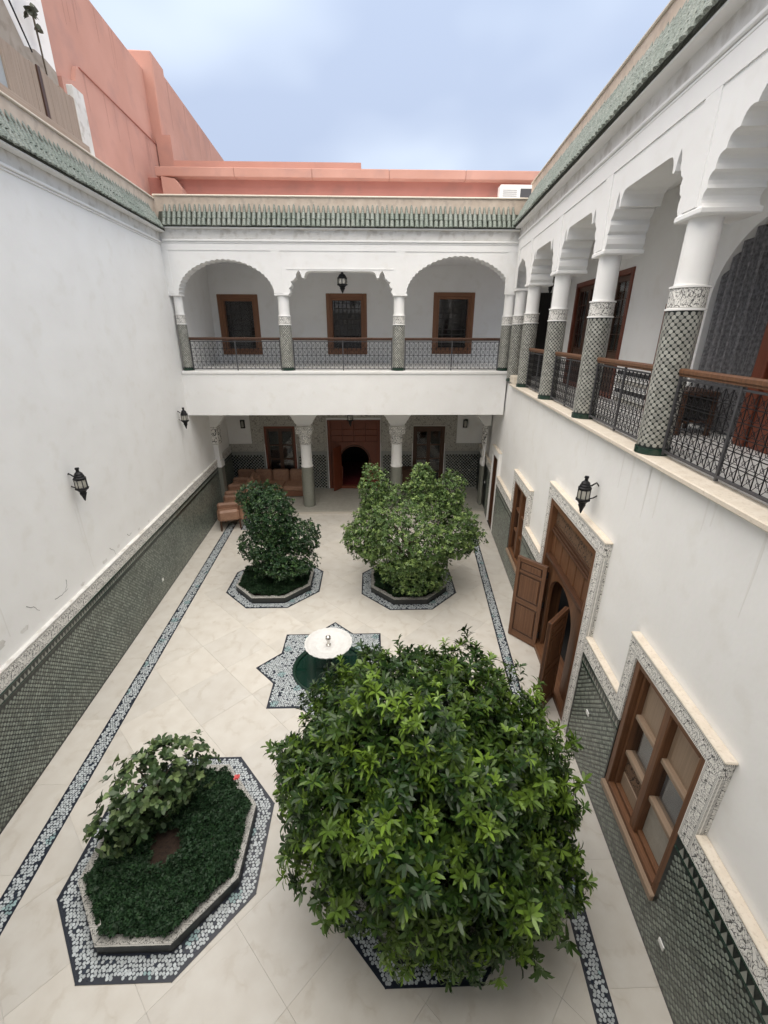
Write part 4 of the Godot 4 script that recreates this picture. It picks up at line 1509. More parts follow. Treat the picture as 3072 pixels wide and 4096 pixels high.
# ------------------------------------------------------------------ what stands above and behind
func make_neighbours() -> void:
	# pink house beyond the left wall; its face runs along that wall
	var fr := Transform3D(FL.basis, FL.origin + Vector3(-1.5, 0, 0))
	var o := thing("pink_house", fr, "tall pink rendered house wall rising behind the left wall", "building")
	var m := mb()
	m.box(Vector3(lx(12.45), 7.0, -3.0), Vector3(lx(18.1), 13.44, -.10))
	part("wall", m, M.pink, o)
	m = mb()
	m.prism(PackedVector2Array([Vector2(lx(12.55), 7), Vector2(lx(18.0), 7), Vector2(lx(18.0), 11.50), Vector2(lx(13.4), 11.50), Vector2(lx(13.2), 11.15), Vector2(lx(12.6), 11.0)]), -.099, 0.0)
	part("lower_wall_layer", m, M.pink, o)
	m = mb()
	m.box(Vector3(lx(18.1), 7.0, -3.0), Vector3(lx(19.15), 13.90, .22), .03)
	part("pilaster", m, M.pink, o)
	m = mb()
	m.box(Vector3(lx(19.16), 7.0, -3.0), Vector3(lx(28.5), 13.97, .02))
	part("wing_wall", m, M.pink, o)
	m = mb()
	m.prism(PackedVector2Array([Vector2(lx(17.95), 9.0), Vector2(lx(19.0), 9.0), Vector2(lx(18.95), 11.2), Vector2(lx(18.75), 11.68), Vector2(lx(18.5), 11.86), Vector2(lx(17.95), 11.76)]), .03, .5)
	part("buttress", m, M.pink, o)
	m = mb()
	m.box(Vector3(lx(13.5), 11.50, -.05), Vector3(lx(18.0), 11.53, .03), .008)
	part("string_course", m, M.pink_dark, o)
	var runs := []
	for k in 16: runs.append([lx(13.0 + rng.randf() * 4.9), [13.40, 11.48][k % 2], rng.randf_range(.4, 1.3), rng.randf_range(.03, .12)])
	for k in runs.size():
		drips(o, [runs[k]], -.0985 if k % 2 == 0 else .0012, M.pink_stain)
	for k in 4: drips(o, [[lx(20.0 + k * 1.7), 13.9, rng.randf_range(.6, 1.6), .12]], .0215, M.pink_stain)
	# pink terrace house behind the far wing
	var q := thing("pink_terrace_house", at(0, 8.4, -16.5), "low pink house across the far roof with overhanging parapet", "building")
	m = mb()
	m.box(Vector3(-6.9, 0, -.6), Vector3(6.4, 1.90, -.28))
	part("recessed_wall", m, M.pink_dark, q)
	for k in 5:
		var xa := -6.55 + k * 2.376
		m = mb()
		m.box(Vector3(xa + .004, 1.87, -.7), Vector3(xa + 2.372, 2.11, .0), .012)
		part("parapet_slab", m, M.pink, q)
	m = mb()
	m.box(Vector3(-6.2, 2.0, -1.3), Vector3(-.30, 2.47, -.71))
	part("roof_room", m, M.pink, q)
	m = mb()
	m.prism(PackedVector2Array([Vector2(-6.35, 0), Vector2(-5.75, 0), Vector2(-5.75, 1.5), Vector2(-5.95, 1.78), Vector2(-6.35, 1.84)]), -.3, .12)
	part("end_buttress", m, M.pink, q)
	# white house and plank screen at the upper left
	var w := thing("white_house", Transform3D(FL.basis, FL.origin + Vector3(-1.5, 0, 0)), "peeling white house wall above the plank screen, top left corner", "building")
	m = mb()
	m.box(Vector3(lx(4.0), 7.0, -2.0), Vector3(lx(12.44), 14.6, -.02))
	part("wall", m, M.plaster, w)
	m = mb()
	m.prism(PackedVector2Array([Vector2(lx(7.0), 8.0), Vector2(lx(12.43), 8.0), Vector2(lx(12.43), 10.98), Vector2(lx(12.1), 11.05), Vector2(lx(11.75), 11.05), Vector2(lx(11.4), 10.95), Vector2(lx(11.0), 11.45), Vector2(lx(10.5), 11.55), Vector2(lx(10.1), 12.15), Vector2(lx(9.4), 12.3), Vector2(lx(7.0), 12.6)]), -.0195, -.012)
	part("bare_render", m, M.bare, w)
	var p := thing("plank_screen", Transform3D(FL.basis, FL.origin + Vector3(-.62, 0, 0)), "weathered grey plank screen standing behind the green roof tiles", "fence")
	var x := lx(7.0)
	while x < lx(11.0):
		var wd := rng.randf_range(.13, .2)
		if x + wd > lx(8.70) and x < lx(9.02):
			x = lx(9.02)
			continue
		m = mb()
		m.box(Vector3(x + .003, 8.6, -.03), Vector3(x + wd - .003, 10.03 + rng.randf_range(-.02, .02), rng.randf_range(-.006, .006)), .004)
		part("plank", m, M.plank, p)
		x += wd
	m = mb()
	m.box(Vector3(lx(9.90), 9.2, .0), Vector3(lx(9.99), 10.05, .03), .004)
	part("dark_gap_strip", m, M.wood_dark, p)  # dark strip laid over the planks, its colour standing in for a shaded gap
	m = mb()
	m.swap = true
	m.box(Vector3(lx(7.0), 8.95, .008), Vector3(lx(11.2), 9.33, .05), .01)
	part("bottom_board", m, M.plank, p)
	m = mb()
	m.box(Vector3(lx(8.70), 9.38, -.05), Vector3(lx(9.02), 9.98, -.03))
	part("pane", m, M.net, p)
	m = mb()
	m.box(Vector3(lx(11.05), 8.6, -.1), Vector3(lx(11.45), 10.25, .02), .01)
	part("end_post", m, M.aged, p)
	# hanging cable and a dry creeper
	var cb := thing("hanging_cable", Transform3D(FL.basis, FL.origin + Vector3(-1.45, 0, 0)), "dark cable hanging down the white wall, top left", "cable")
	m = mb()
	m.tube([Vector3(lx(10.35), 13.2, .0), Vector3(lx(10.55), 12.6, .02), Vector3(lx(10.75), 11.9, .01), Vector3(lx(11.1), 11.4, .02), Vector3(lx(11.5), 10.9, .01)], .022, .014, 5)
	part("wire", m, M.iron, cb)
	var pl := thing("dry_creeper", Transform3D(FL.basis, FL.origin + Vector3(-1.45, 0, 0)), "withered creeper clinging to the white wall beside the pink house", "plant")
	var wh := whorl(5, .13, .10, .4, Color(.075, .08, .055))
	for k in 9: part("leaf_whorl", wh, M.leaf_dull, pl, Transform3D(Basis.from_euler(Vector3(rng.randf_range(.6, 2.2), rng.randf() * 6, rng.randf() * 6)), Vector3(lx(11.55) + rng.randf_range(-.25, .35), 11.95 - rng.randf_range(0.0, .7), .1)))
	m = mb()
	m.tube([Vector3(lx(11.8), 11.7, .02), Vector3(lx(11.75), 11.2, .06), Vector3(lx(11.85), 10.7, .02)], .02, .015, 5)
	part("stem", m, M.bark, pl)
	# air conditioner
	var ac := thing("air_conditioner", at(3.92, 9.33, -16.1), "white air conditioner unit on the far roof, right of the pink house", "air conditioner")
	m = mb()
	m.box(Vector3(0, 0, -.15), Vector3(1.05, .68, .15), .02)
	part("casing", m, M.white_plastic, ac)
	m = mb()
	for k in 9: m.tube([Vector3(.30 - .22, .34 - .2 + k * .05, .155), Vector3(.30 + .22, .34 - .2 + k * .05, .155)], .006, .006, 4)
	part("fan_guard", m, M.iron_soft, ac)
	m = mb()
	m.box(Vector3(.62, .10, .151), Vector3(1.0, .58, .158))
	part("side_grille", m, M.iron_soft, ac)
	# unseen plain wing behind the camera, added to block sky light
	var b := thing("unseen_near_wing", at(0, 0, 0), "unseen plain white wing on the near side of the courtyard, added to block sky light", "building")
	m = mb()
	m.box(Vector3(-4.6, -.1, .6), Vector3(2.6, 4.4, .9))
	m.box(Vector3(-4.6, 4.4, -.05), Vector3(2.6, 4.6, 2.6))
	part("lower_wall", m, M.plaster, b)
	m = mb()
	m.box(Vector3(-4.6, 4.6, 2.3), Vector3(2.6, 8.3, 2.6))
	m.box(Vector3(-4.6, 7.2, -.1), Vector3(2.6, 8.3, .3))
	m.box(Vector3(-4.6, 8.0, .3), Vector3(2.6, 8.3, 2.6))
	part("upper_wall", m, M.plaster, b)

# ------------------------------------------------------------------ planters, trees, fountain
func whorl(count: int, length: float, width: float, droop: float, c: Color, colored := true) -> ArrayMesh:
	# leaves round a shoot that points up +y
	var m := mb()
	m.colored = colored
	for k in count:
		var az := TAU * k / count * 1.0 + rng.randf_range(-.6, .6)
		var el := rng.randf_range(.0, 1.25) * (1.0 - .4 * droop)
		var L := length * rng.randf_range(.75, 1.15)
		var d := Vector3(cos(az) * cos(el), sin(el), sin(az) * cos(el))
		var side := d.cross(Vector3.UP).normalized() * width * .5 * rng.randf_range(.85, 1.15)
		var up := side.cross(d).normalized()
		var p0 := d * .02 * length
		var p1 := d * L * .42 + up * L * .03
		var p2 := d * L * .78 + Vector3.DOWN * droop * L * .16
		var p3 := d * L + Vector3.DOWN * droop * L * .42
		var f := up * width * .14
		m.col = c * rng.randf_range(.85, 1.15)
		var n0 := up
		m.smooth(p0, p1 + side + f, p1, n0, n0, n0); m.smooth(p0, p1, p1 - side + f, n0, n0, n0)
		m.smooth(p1, p1 + side + f, p2 + side * .72 + f, n0, n0, n0); m.smooth(p1, p2 + side * .72 + f, p2, n0, n0, n0)
		m.smooth(p1, p2 - side * .72 + f, p1 - side + f, n0, n0, n0); m.smooth(p1, p2, p2 - side * .72 + f, n0, n0, n0)
		m.smooth(p2, p2 + side * .72 + f, p3, n0, n0, n0); m.smooth(p2, p3, p2 - side * .72 + f, n0, n0, n0)
	return m.mesh()

func crown_spots(count: int, c: Vector3, r: Vector3, low: float, bump: float, freq: float, seed_: int, inner := .25) -> Array:
	# places on and in an uneven crown, with the way each shoot points
	var n := noise(freq, seed_, 3)
	var out := []
	if low >= .2 and freq == 2.0: count = int(count * 2.6)
	while out.size() < count:
		var d := Vector3(rng.randfn(), rng.randfn(), rng.randfn()).normalized()
		var rr := 1.0 + bump * n.get_noise_3d(d.x, d.y, d.z) * 2.0
		var deep := rng.randf()
		var t := rr * (1.0 - .10 * deep) if rng.randf() > inner else rr * rng.randf_range(.55, .9)
		var p := c + d * r * t
		if p.y < low: continue
		var gap := n.get_noise_3d(d.x * 2.3 + 9.0, d.y * 2.3, d.z * 2.3)
		if gap < (-.18 if freq == 2.0 else -.27): continue
		out.append([p, (d + Vector3(0, .55, 0)).normalized(), t / rr, n.get_noise_3d(d.x * 3.0, 7 + d.y * 3.0, d.z * 3.0)])
	return out

func aim(dir: Vector3, s: float) -> Basis:
	var x := dir.cross(Vector3(rng.randfn(), rng.randfn(), rng.randfn())).normalized()
	return Basis(x, dir, x.cross(dir)).scaled_local(Vector3(s, s * rng.randf_range(.8, 1.2), s))

func limbs(o: Node3D, base: Vector3, c: Vector3, r: Vector3, thick: float, n: int) -> void:
	var m := mb()
	m.tube([Vector3(base.x, base.y, base.z), base.lerp(c, .35) + Vector3(.04, 0, .03), base.lerp(c, .75)], thick, thick * .75, 8)
	part("trunk", m, M.bark, o)
	for k in n:
		var a := TAU * k / n + rng.randf_range(-.3, .3)
		var e := c + Vector3(cos(a) * r.x * .62, rng.randf_range(-.1, .55) * r.y, sin(a) * r.z * .62)
		var s := base.lerp(c, rng.randf_range(.35, .72))
		m = mb()
		m.tube([s, s.lerp(e, .5) + Vector3(0, .08, 0), e], thick * .5, thick * .18, 6)
		part("limb", m, M.bark, o)

func planter(c: Vector2, outer: Vector2, curb: Vector2, label: String, cover_label: String, holes: Array) -> void:
	var o := thing("planter", at(c.x, 0, -c.y), label, "planter", "octagonal planters in the courtyard")
	var z := Vector2.ZERO
	var po := octagon(z, outer)
	var pc := octagon(z, curb)
	var m := mb()
	m.xf = FLAT
	m.prism(po, -.05, .004, false)
	part("mosaic_bed", m, M.navy, o)
	mosaic(o, inset(po, .035), inset(pc, -.02), .004)
	part("border_line", outline(inset(po, .010), .022, .003, .008), M.navy, o)
	var pi := inset(pc, .10)
	m = mb()
	for i in 8:
		var a := pc[i]
		var b := pc[(i + 1) % 8]
		var pin := inset(pc, .085)
		# matching inner corners by nearest
		var a2 := _near(pin, a)
		var b2 := _near(pin, b)
		m.xf = FLAT
		m.prism(PackedVector2Array([a, b, b2, a2]), .003, .13 + i * .0002)
	part("curb", m, M.curb, o)
	m = mb()
	for i in 8:
		var pin := inset(pc, .085)
		var a := pc[i] * 1.004
		var b := pc[(i + 1) % 8] * 1.004
		var a2 := _near(pin, pc[i])
		var b2 := _near(pin, pc[(i + 1) % 8])
		m.xf = FLAT
		m.prism(PackedVector2Array([a, b, b2 * .99, a2 * .99]), .131 + i * .0002, .142 + i * .0002)
	part("curb_top", m, M.carved_top, o)
	m = mb()
	m.xf = FLAT
	m.prism(inset(pc, .08), .0, .10, false)
	part("soil", m, M.soil, o)
	# ground cover
	var sprig := whorl(5, .036, .017, .3, Color(1, 1, 1), false)
	var where := []
	var cols := []
	var pin := inset(pc, .065)
	var hills := noise(2.2, int(c.x * 10 + c.y * 100), 3)
	for k in 17000:
		var q := Vector2(rng.randf_range(-curb.x, curb.x), rng.randf_range(-curb.y, curb.y))
		if not Geometry2D.is_point_in_polygon(q, pin): continue
		var bare := false
		for h in holes:
			if q.distance_to(h[0]) < h[1] * rng.randf_range(.55, 1.15): bare = true
		if bare: continue
		var hg := .085 + .13 * (hills.get_noise_2d(q.x, q.y) + .5)
		var edge := 1.0
		var y := hg * rng.randf_range(.75, 1.05) * edge + .04
		where.append(Transform3D(aim(Vector3(rng.randfn() * .5, 1.0, rng.randfn() * .5).normalized(), rng.randf_range(.7, 1.3)), Vector3(c.x + q.x, y, -c.y - q.y)))
		cols.append(Color(.008, .034, .010).lerp(Color(.020, .062, .016), rng.randf() * rng.randf()) * rng.randf_range(.7, 1.25))
	var gc := scatter("ground_cover", sprig, M.leaf_dull, self, where, cols)
	tag(gc, cover_label, "ground cover")
	gc.set_meta("kind", "stuff")

func _near(p: PackedVector2Array, q: Vector2) -> Vector2:
	var best := p[0]
	for k in p:
		if k.distance_squared_to(q) < best.distance_squared_to(q): best = k
	return best

func tree(called: String, base: Vector3, label: String, category: String, groups: Array, leaf: Array, tones: Array, thick: float, singles: int, mat_: Material) -> void:
	# groups: [count, centre, radii, low, bump, freq, seed]; leaf: [count, length, width, droop]
	var o := thing(called, Transform3D(Basis.IDENTITY, base), label, category)
	var c0: Vector3 = groups[0][1]
	limbs(o, Vector3.ZERO, c0, groups[0][2], thick, 7)
	var spots := []
	for g in groups: spots += crown_spots(g[0], g[1], g[2], g[3], g[4], g[5], g[6])
	var shoots: int = groups[0][0] / 34 if groups[0][0] > 200 else 0
	for k in shoots:
		var s: Array = spots[rng.randi() % spots.size()]
		if s[2] < .9 or s[1].y < .05: continue
		var way: Vector3 = (s[1] * .7 + Vector3(rng.randfn() * .25, .35, rng.randfn() * .25)).normalized()
		for j in rng.randi_range(3, 5):
			spots.append([s[0] + way * (j + 1) * leaf[1] * .45, way, 1.0, s[3] + .15])
	var eye := Vector3(0, CAM_H, 0) - base
	spots.sort_custom(func(a, b): return a[0].distance_squared_to(eye) < b[0].distance_squared_to(eye))
	var plain := []
	for k in 4: plain.append(whorl(leaf[0], leaf[1], leaf[2], leaf[3], Color(1, 1, 1), false))
	var tinted := []
	for t in 6:
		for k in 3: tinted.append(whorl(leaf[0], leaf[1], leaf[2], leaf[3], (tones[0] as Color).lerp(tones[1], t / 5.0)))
	var where := [[], [], [], []]
	var cols := [[], [], [], []]
	for i in spots.size():
		var s: Array = spots[i]
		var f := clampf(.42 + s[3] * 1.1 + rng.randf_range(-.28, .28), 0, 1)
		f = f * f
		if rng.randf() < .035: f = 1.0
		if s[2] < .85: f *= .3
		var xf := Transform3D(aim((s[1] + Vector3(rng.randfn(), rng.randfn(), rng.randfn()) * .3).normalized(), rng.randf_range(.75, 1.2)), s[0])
		if i < singles:
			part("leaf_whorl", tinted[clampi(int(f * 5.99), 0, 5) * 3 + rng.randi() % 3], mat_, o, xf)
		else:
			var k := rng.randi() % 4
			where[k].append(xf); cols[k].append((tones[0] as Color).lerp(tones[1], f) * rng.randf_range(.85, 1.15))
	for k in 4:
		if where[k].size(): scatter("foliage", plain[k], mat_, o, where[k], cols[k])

func make_garden() -> void:
	planter(Vector2(-2.45, 3.54), Vector2(1.10, 1.23), Vector2(.89, 1.0), "near left octagonal planter with mosaic border, mostly dark ground cover", "dark green ground cover filling the near left planter", [[Vector2(-.05, -.10), .28]])
	planter(Vector2(.56, 3.40), Vector2(1.13, 1.19), Vector2(.9, .98), "near right octagonal planter almost hidden under the big bushy tree", "dark ground cover beneath the big bushy tree", [])
	planter(Vector2(-2.45, 9.78), Vector2(1.13, 1.16), Vector2(.90, .95), "far left octagonal planter under the leaning dark tree", "dark ground cover in the far left planter", [[Vector2(.05, .1), .28]])
	planter(Vector2(.86, 9.66), Vector2(1.15, 1.18), Vector2(.91, .96), "far right octagonal planter under the light green tree", "dark ground cover in the far right planter", [])
	var deep := Color(.018, .050, .008)
	var fresh := Color(.15, .25, .028)
	tree("bushy_tree", Vector3(.56, .1, -3.40), "largest tree, a broad dome of long glossy leaves, in front of the fountain", "tree", [
		[6200, Vector3(-.02, 1.33, -.03), Vector3(1.42, 1.04, 1.40), .25, .20, 1.7, 5],
		[1100, Vector3(-.70, 1.30, .1), Vector3(.8, .85, .85), .4, .2, 1.8, 6],
		[1100, Vector3(.72, 1.15, .12), Vector3(.8, .85, .85), .4, .2, 1.8, 7],
		[650, Vector3(.3, .75, .85), Vector3(.75, .7, .5), .1, .2, 1.8, 8],
		[750, Vector3(.88, .72, .55), Vector3(.60, .6, .6), .1, .2, 1.8, 9]], [8, .114, .028, .6], [deep, fresh], .07, 300, M.leaf)
	tree("shrub", Vector3(-2.62, .1, -3.78), "small shrub with broad oval leaves in the near left planter", "shrub", [
		[190, Vector3(-.16, .58, -.08), Vector3(.46, .38, .50), .2, .22, 1.8, 15],
		[90, Vector3(.12, .64, -.28), Vector3(.42, .34, .38), .2, .2, 1.8, 16],
		[60, Vector3(-.40, .38, .30), Vector3(.30, .26, .30), .12, .2, 1.8, 17]], [6, .098, .050, .45], [Color(.045, .085, .03), Color(.19, .265, .105)], .035, 300, M.leaf)
	tree("leaning_tree", Vector3(-2.42, .1, -9.75), "dark dense small tree in the far left planter, leaning right", "tree", [
		[1100, Vector3(-.02, 1.72, 0), Vector3(.55, .70, .55), .4, .18, 2.0, 25],
		[550, Vector3(-.20, .98, .05), Vector3(.64, .42, .55), .3, .18, 2.0, 26],
		[420, Vector3(.66, 1.20, .05), Vector3(.45, .40, .42), .3, .18, 2.0, 27],
		[220, Vector3(-.42, 2.08, -.3), Vector3(.42, .33, .38), .3, .22, 2.0, 28],
		[500, Vector3(.25, .62, .2), Vector3(.75, .35, .6), .2, .18, 2.0, 29]], [6, .055, .024, .35], [Color(.012, .042, .014), Color(.06, .12, .035)], .06, 0, M.leaf)
	tree("light_tree", Vector3(.88, .1, -9.62), "light green rounded tree with upright shoots in the far right planter", "tree", [
		[2300, Vector3(.0, 1.42, 0), Vector3(1.42, 1.05, 1.3), .25, .15, 2.0, 35],
		[260, Vector3(-.85, 2.35, -.1), Vector3(.34, .62, .34), .4, .2, 2.0, 36],
		[260, Vector3(.28, 2.45, -.1), Vector3(.32, .55, .32), .4, .2, 2.0, 37],
		[220, Vector3(.95, 2.25, -.1), Vector3(.34, .52, .34), .4, .2, 2.0, 38],
		[420, Vector3(-1.0, 1.3, .2), Vector3(.55, .55, .5), .3, .2, 2.0, 39],
		[420, Vector3(1.1, 1.35, .2), Vector3(.6, .6, .5), .3, .2, 2.0, 40],
		[420, Vector3(.1, .6, .75), Vector3(.75, .45, .45), .2, .2, 2.0, 41]], [6, .058, .025, .35], [Color(.055, .11, .026), Color(.235, .335, .10)], .07, 0, M.leaf)
	# a single pink bloom
	var fl := thing("pink_flower", at(-1.86, .27, -4.22), "single pink bloom at the right edge of the near left planter", "flower")
	for k in 9:
		var m := mb()
		m.prism(PackedVector2Array([Vector2(0, 0), Vector2(.022, .025), Vector2(.014, .05), Vector2(-.014, .05), Vector2(-.022, .025)]), 0, .003)
		part("petal", m, M.petal, fl, Transform3D(Basis(Vector3.UP, TAU * k / 9 * 2.1) * Basis(Vector3.RIGHT, .35 + .1 * k), Vector3(0, .002 * k, 0)))
	var st := mb()
	st.tube([Vector3(0, -.17, 0), Vector3(.01, -.08, 0), Vector3(0, 0, 0)], .004, .004, 5)
	part("stem", st, M.bark, fl)
	# fountain
	var c := Vector2(-.84, 6.66)
	var f := thing("fountain", at(c.x, 0, -c.y), "white round fountain basin over a dark pool in a star of mosaic", "fountain")
	var star := PackedVector2Array()
	for k in 16:
		var t := TAU * k / 16
		star.append(Vector2(cos(t), sin(t)) * (1.385 if k % 2 == 0 else 1.06))
	var circ := PackedVector2Array()
	for k in 48: circ.append(Vector2(cos(TAU * k / 48), sin(TAU * k / 48)) * .70)
	var m := mb()
	m.xf = FLAT
	for k in 96:
		var a := TAU * k / 96
		var b := TAU * (k + 1) / 96
		var ra := _star_r(star, a)
		var rb := _star_r(star, b)
		m.prism(PackedVector2Array([Vector2(cos(a), sin(a)) * .64, Vector2(cos(a), sin(a)) * ra, Vector2(cos(b), sin(b)) * rb, Vector2(cos(b), sin(b)) * .64]), -.002, .004, false)
	part("star_bed", m, M.navy, f)
	mosaic(f, inset(star, .03), _grow_circle(.70), .004)
	part("border_line", outline(inset(star, .01), .02, .003, .008), M.navy, f)
	m = mb()
	m.lathe([Vector2(.69, .003), Vector2(.69, .02), Vector2(.65, .022), Vector2(.63, .01), Vector2(.63, -.058)], 64)
	part("pool_rim", m, M.green_glaze, f)
	m = mb()
	m.lathe([Vector2(.65, -.022), Vector2(0, -.022)], 48)
	part("water", m, M.water, f)
	m = mb()
	m.lathe([Vector2(.12, -.05), Vector2(.12, .02), Vector2(.08, .05), Vector2(.06, .14), Vector2(.07, .20), Vector2(.06, .30), Vector2(.09, .40), Vector2(.13, .43)], 24)
	part("pedestal", m, M.wet_stone, f)
	m = mb()
	var lob := 24
	var prof := [Vector2(.12, .42), Vector2(.26, .455), Vector2(.38, .51), Vector2(.425, .555), Vector2(.43, .575), Vector2(.405, .575), Vector2(.36, .548), Vector2(.22, .512), Vector2(.0, .502)]
	m.lathe(prof, lob * 4)
	for i in m.v.size():
		var p := m.v[i]
		var rad := Vector2(p.x, p.z).length()
		if rad > .2:
			var k := 1.0 + .028 * absf(cos(atan2(p.z, p.x) * lob * .5)) * (rad / .43)
			m.v[i] = Vector3(p.x * k, p.y, p.z * k)
	part("basin", m, M.white_stone, f)
	m = mb()
	m.lathe([Vector2(.05, .50), Vector2(.045, .53), Vector2(.025, .55), Vector2(.022, .62), Vector2(.045, .635), Vector2(.055, .665), Vector2(.045, .70), Vector2(.02, .72), Vector2(0, .725)], 20)
	part("spout", m, M.chrome, f)

func _star_r(star: PackedVector2Array, a: float) -> float:
	var d := Vector2(cos(a), sin(a))
	for i in star.size():
		var h = Geometry2D.segment_intersects_segment(Vector2.ZERO, d * 3.0, star[i], star[(i + 1) % star.size()])
		if h != null: return (h as Vector2).length()
	return 1.0

func _grow_circle(r: float) -> PackedVector2Array:
	var p := PackedVector2Array()
	for k in 48: p.append(Vector2(cos(TAU * k / 48), sin(TAU * k / 48)) * r)
	return p

# ------------------------------------------------------------------ furniture and lamps
func cushion(lo: Vector3, hi: Vector3, r := .04) -> MB:
	var m := mb()
	m.box(lo, hi, r)
	return m

func make_furniture() -> void:
	var s := thing("corner_sofa", at(-5.2, .12, -16.62), "long tan leather sofa along the far wall of the shaded gallery", "sofa")
	part("base", cushion(Vector3(.0, .02, .02), Vector3(2.62, .24, .92), .02), M.leather_dark, s)
	for k in 3:
		part("seat_cushion", cushion(Vector3(.30 + k * .775, .24, .16), Vector3(.30 + (k + 1) * .775 - .01, .42, .95), .035), M.leather, s)
	for k in 4:
		part("back_cushion", cushion(Vector3(.02 + k * .66, .36, .02), Vector3(.02 + (k + 1) * .66 - .03, .86, .24), .05), M.leather, s)
	part("arm", cushion(Vector3(-.02, .02, .1), Vector3(.26, .62, .95), .06), M.leather, s)
	var bolster := mb()
	bolster.lathe([Vector2(0, 0), Vector2(.09, .0), Vector2(.11, .03), Vector2(.11, .33), Vector2(.09, .36), Vector2(0, .36)], 14)
	var bo := thing("bolster_cushion", at(-4.33, .57, -15.86), "small tan bolster cushion on the far sofa seat", "cushion")
	part("cover", bolster, M.leather, bo, Transform3D(Basis(Vector3.RIGHT, PI / 2 * .25), Vector3(0, -.02, -.2)))
	var proto: Node3D
	var spots := [[-4.66, 13.30, .0], [-4.72, 14.02, .0], [-4.82, 14.80, .12], [-4.88, 15.58, .12]]
	var labs := ["brown leather armchair nearest the camera, on the courtyard paving by the dado", "second brown armchair of the row along the left dado, just before the step", "third brown armchair of the row along the left dado, just past the step", "tan armchair next to the corner sofa at the row's far end"]
	for k in 4:
		var o: Node3D
		if k == 0:
			o = thing("armchair", Transform3D.IDENTITY, labs[0], "armchair", "brown armchairs along the left dado")
			part("seat", cushion(Vector3(-.30, .26, -.28), Vector3(.30, .44, .30), .05), M.leather, o)
			part("backrest", cushion(Vector3(-.34, .30, .18), Vector3(.34, .80, .36), .06), M.leather, o, Transform3D(Basis(Vector3.RIGHT, .18), Vector3.ZERO))
			for x in [-1.0, 1.0]:
				part("arm", cushion(Vector3(x * .30 - .07, .28, -.26), Vector3(x * .30 + .07, .58, .26), .05), M.leather, o)
				for z in [-.22, .26]:
					var lg := mb()
					lg.tube([Vector3(x * .27, 0, z), Vector3(x * .26, .28, z * .95)], .022, .03, 6)
					part("leg", lg, M.wood_dark, o)
			proto = o
		else:
			o = proto.duplicate()
			o.name = numbered("armchair", self)
			add_child(o, true)
			o.set_meta("label", labs[k])
		o.position = Vector3(spots[k][0], spots[k][2], -spots[k][1])
		o.rotation.y = -PI / 2 + [.35, .22, .15, .1][k] + PI
		o.scale = Vector3.ONE * 1.22
	var ch := thing("wooden_chest", at(1.10, .12, -16.45), "dark wooden chest beside the right column of the shaded gallery", "chest")
	part("body", cushion(Vector3(0, .06, -.2), Vector3(.62, .84, .32), .01), M.wood_dark, ch)
	part("lid", cushion(Vector3(-.03, .84, -.22), Vector3(.65, .90, .35), .012), M.wood_dark, ch)
	for x in [.03, .55]: part("foot", cushion(Vector3(x, 0, .24), Vector3(x + .06, .06, .30), .005), M.wood_dark, ch)
	# a patterned mat of mosaic at the far left
	var mt := thing("floor_mosaic_panel", at(0, 0, 0), "small dark mosaic panel in the paving beside the armchair", "mosaic")
	var pol := PackedVector2Array([Vector2(-4.24, 13.0), Vector2(-3.70, 13.0), Vector2(-3.78, 14.2), Vector2(-4.33, 14.2)])
	var m := mb()
	m.xf = FLAT
	m.prism(pol, -.02, .004, false)
	part("bed", m, M.navy, mt)
	mosaic(mt, inset(pol, .03), PackedVector2Array(), .004)
	# curtain in the arch of the right gallery
	var cu := thing("curtain", FR * at(0, 0, -RREAR - .17), "heavy grey patterned curtain hanging in the arch of the right gallery", "curtain")
	m = mb()
	var n := 120
	var x0 := rx(6.75)
	var x1 := rx(5.10)
	var prev := Vector3.ZERO
	for i in n + 1:
		var t := float(i) / n
		var x := lerpf(x0, x1, t)
		var z := .07 + .062 * sin(t * 74.0 + 2.0 * sin(t * 9.0)) + .012 * sin(t * 171.0 + 1.0)
		var p := Vector3(x, 0, z)
		if i > 0:
			for j in 12:
				var ya := 4.66 + j * .2
				var yb := ya + .2
				var wa := 1.0 + .03 * sin(ya * 3.0)
				var wb := 1.0 + .03 * sin(yb * 3.0)
				m.quad(Vector3(prev.x, ya, prev.z * wa), Vector3(p.x, ya, p.z * wa), Vector3(p.x, yb, p.z * wb), Vector3(prev.x, yb, prev.z * wb))
		prev = p
	part("cloth", m, M.curtain, cu)
	m = mb()
	m.tube([Vector3(x0 - .1, 7.04, .05), Vector3(x1 + .1, 7.04, .05)], .018, .018, 8)
	part("curtain_rod", m, M.iron, cu)
	# stool behind the nearest railing
	var sl := thing("lattice_stool", FR * at(rx(6.0), 4.62, -RREAR + .35), "dark lattice stool behind the nearest gallery railing", "stool")
	part("top", cushion(Vector3(-.28, .50, -.22), Vector3(.28, .56, .22), .01), M.wood_dark, sl)
	for x in [-.25, .25]:
		for z in [-.19, .19]: part("leg", cushion(Vector3(x - .025, 0, z - .025), Vector3(x + .025, .5, z + .025), .004), M.wood_dark, sl)
	part("shelf", cushion(Vector3(-.25, .16, -.19), Vector3(.25, .19, .19), .005), M.wood_dark, sl)
	part("side_panel", cushion(Vector3(-.24, .22, -.17), Vector3(.24, .49, .17), .005), M.dark, sl)
	# lanterns
	lantern(FL * at(lx(7.0), 3.83, .10), 1.0, "black lantern on the left wall nearest the camera", "wall lanterns", true)
	lantern(FL * at(lx(12.1), 4.0, .10), 1.0, "black lantern on the left wall close to the far corner", "wall lanterns", true)
	lantern(FR * at(rx(5.80), 4.02, .10), .98, "black lantern on the right wall above the great carved door", "wall lanterns", true)
	lantern(at(-.765, 7.36, -13.10), 1.0, "black lantern hanging in the middle upper arch", "hanging lanterns", false).scale = Vector3(1.35, .93, 1.35)
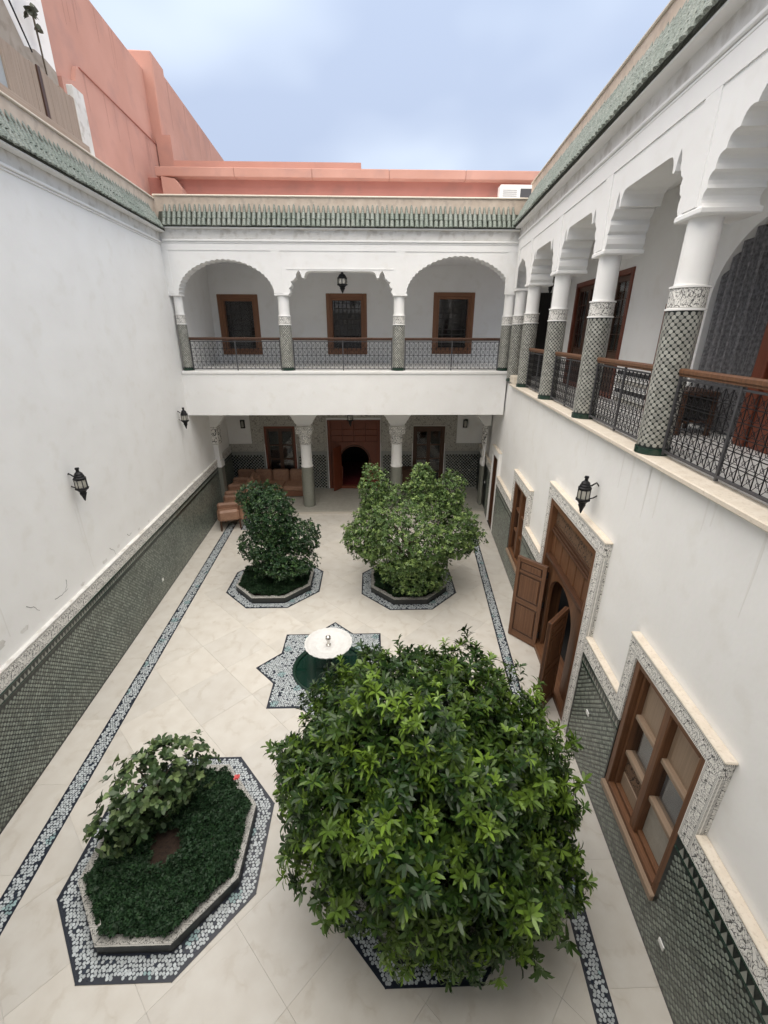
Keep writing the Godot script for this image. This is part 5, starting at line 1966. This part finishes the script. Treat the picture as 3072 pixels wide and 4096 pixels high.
	lantern(at(-.74, 3.50, -14.85), 1.0, "black lantern hanging in the ground floor gallery, mostly behind the beam", "hanging lanterns", false)
	lantern(FR * at(rx(12.6), 7.35, -.85), 1.0, "black lantern hanging inside the right gallery near the corner", "hanging lanterns", false)
	for k in 2:
		var sc := thing("wall_sconce", at([-4.85, 3.52][k], 2.68, -16.70), ["small dark box sconce left of the far sofa window", "small dark box sconce right of the far right window"][k], "wall lamp", "box sconces of the shaded gallery")
		part("housing", cushion(Vector3(-.08, -.155, .0), Vector3(.08, .155, .07), .008), M.iron, sc)
		part("pane", cushion(Vector3(-.045, -.11, .0705), Vector3(.045, .11, .078), .003), M.lamp_glass, sc)

func _ready() -> void:
	rng.seed = 20240611
	camera_and_light()
	noise_at = noise(1.0, 77, 2)
	make_materials()
	M.carved_brown = mat(lin(.22, .13, .08), 0.7, M.carved_plain.albedo_texture); relief(M.carved_brown, M.carved_plain.heightmap_texture, 0.8)
	M.carved_top = mat(lin(.56, .56, .55), 0.6, M.carved_plain.albedo_texture)
	M.carved_top.uv1_scale = Vector3(3, 6, 1)
	M.cream_paint = mat(lin(.50, .46, .40), 0.6, M.white_stone.albedo_texture, 1.1)
	M.tile_grey_green = mat(lin(.30, .31, .27), 0.35, M.white_stone.albedo_texture, 1.6)
	M.wet_stone = mat(lin(.035, .06, .048), 0.2)
	M.curb = mat(lin(.06, .062, .06), 0.4, M.white_stone.albedo_texture, 3.0)
	M.bare = mat(lin(.50, .45, .40), 0.95, M.aged.albedo_texture, 0.4)
	chip = hex_piece(.0212, .004)
	cell = hex_piece(.0235, .004, 8)
	var t := mb()
	t.prism(PackedVector2Array([Vector2(-.42, 0), Vector2(.42, 0), Vector2(0, .96)]), 0, .004, false)
	tooth = t.mesh()
	for k in 3:
		tile_mesh.append(barrel_tile(.052 + .002 * k, .160, .84))
		spike_mesh.append(barrel_tile(.030 + .003 * k, .20, .66))
	make_ground()
	make_left_wall()
	make_right_building()
	make_back_building()
	make_neighbours()
	make_garden()
	make_furniture()
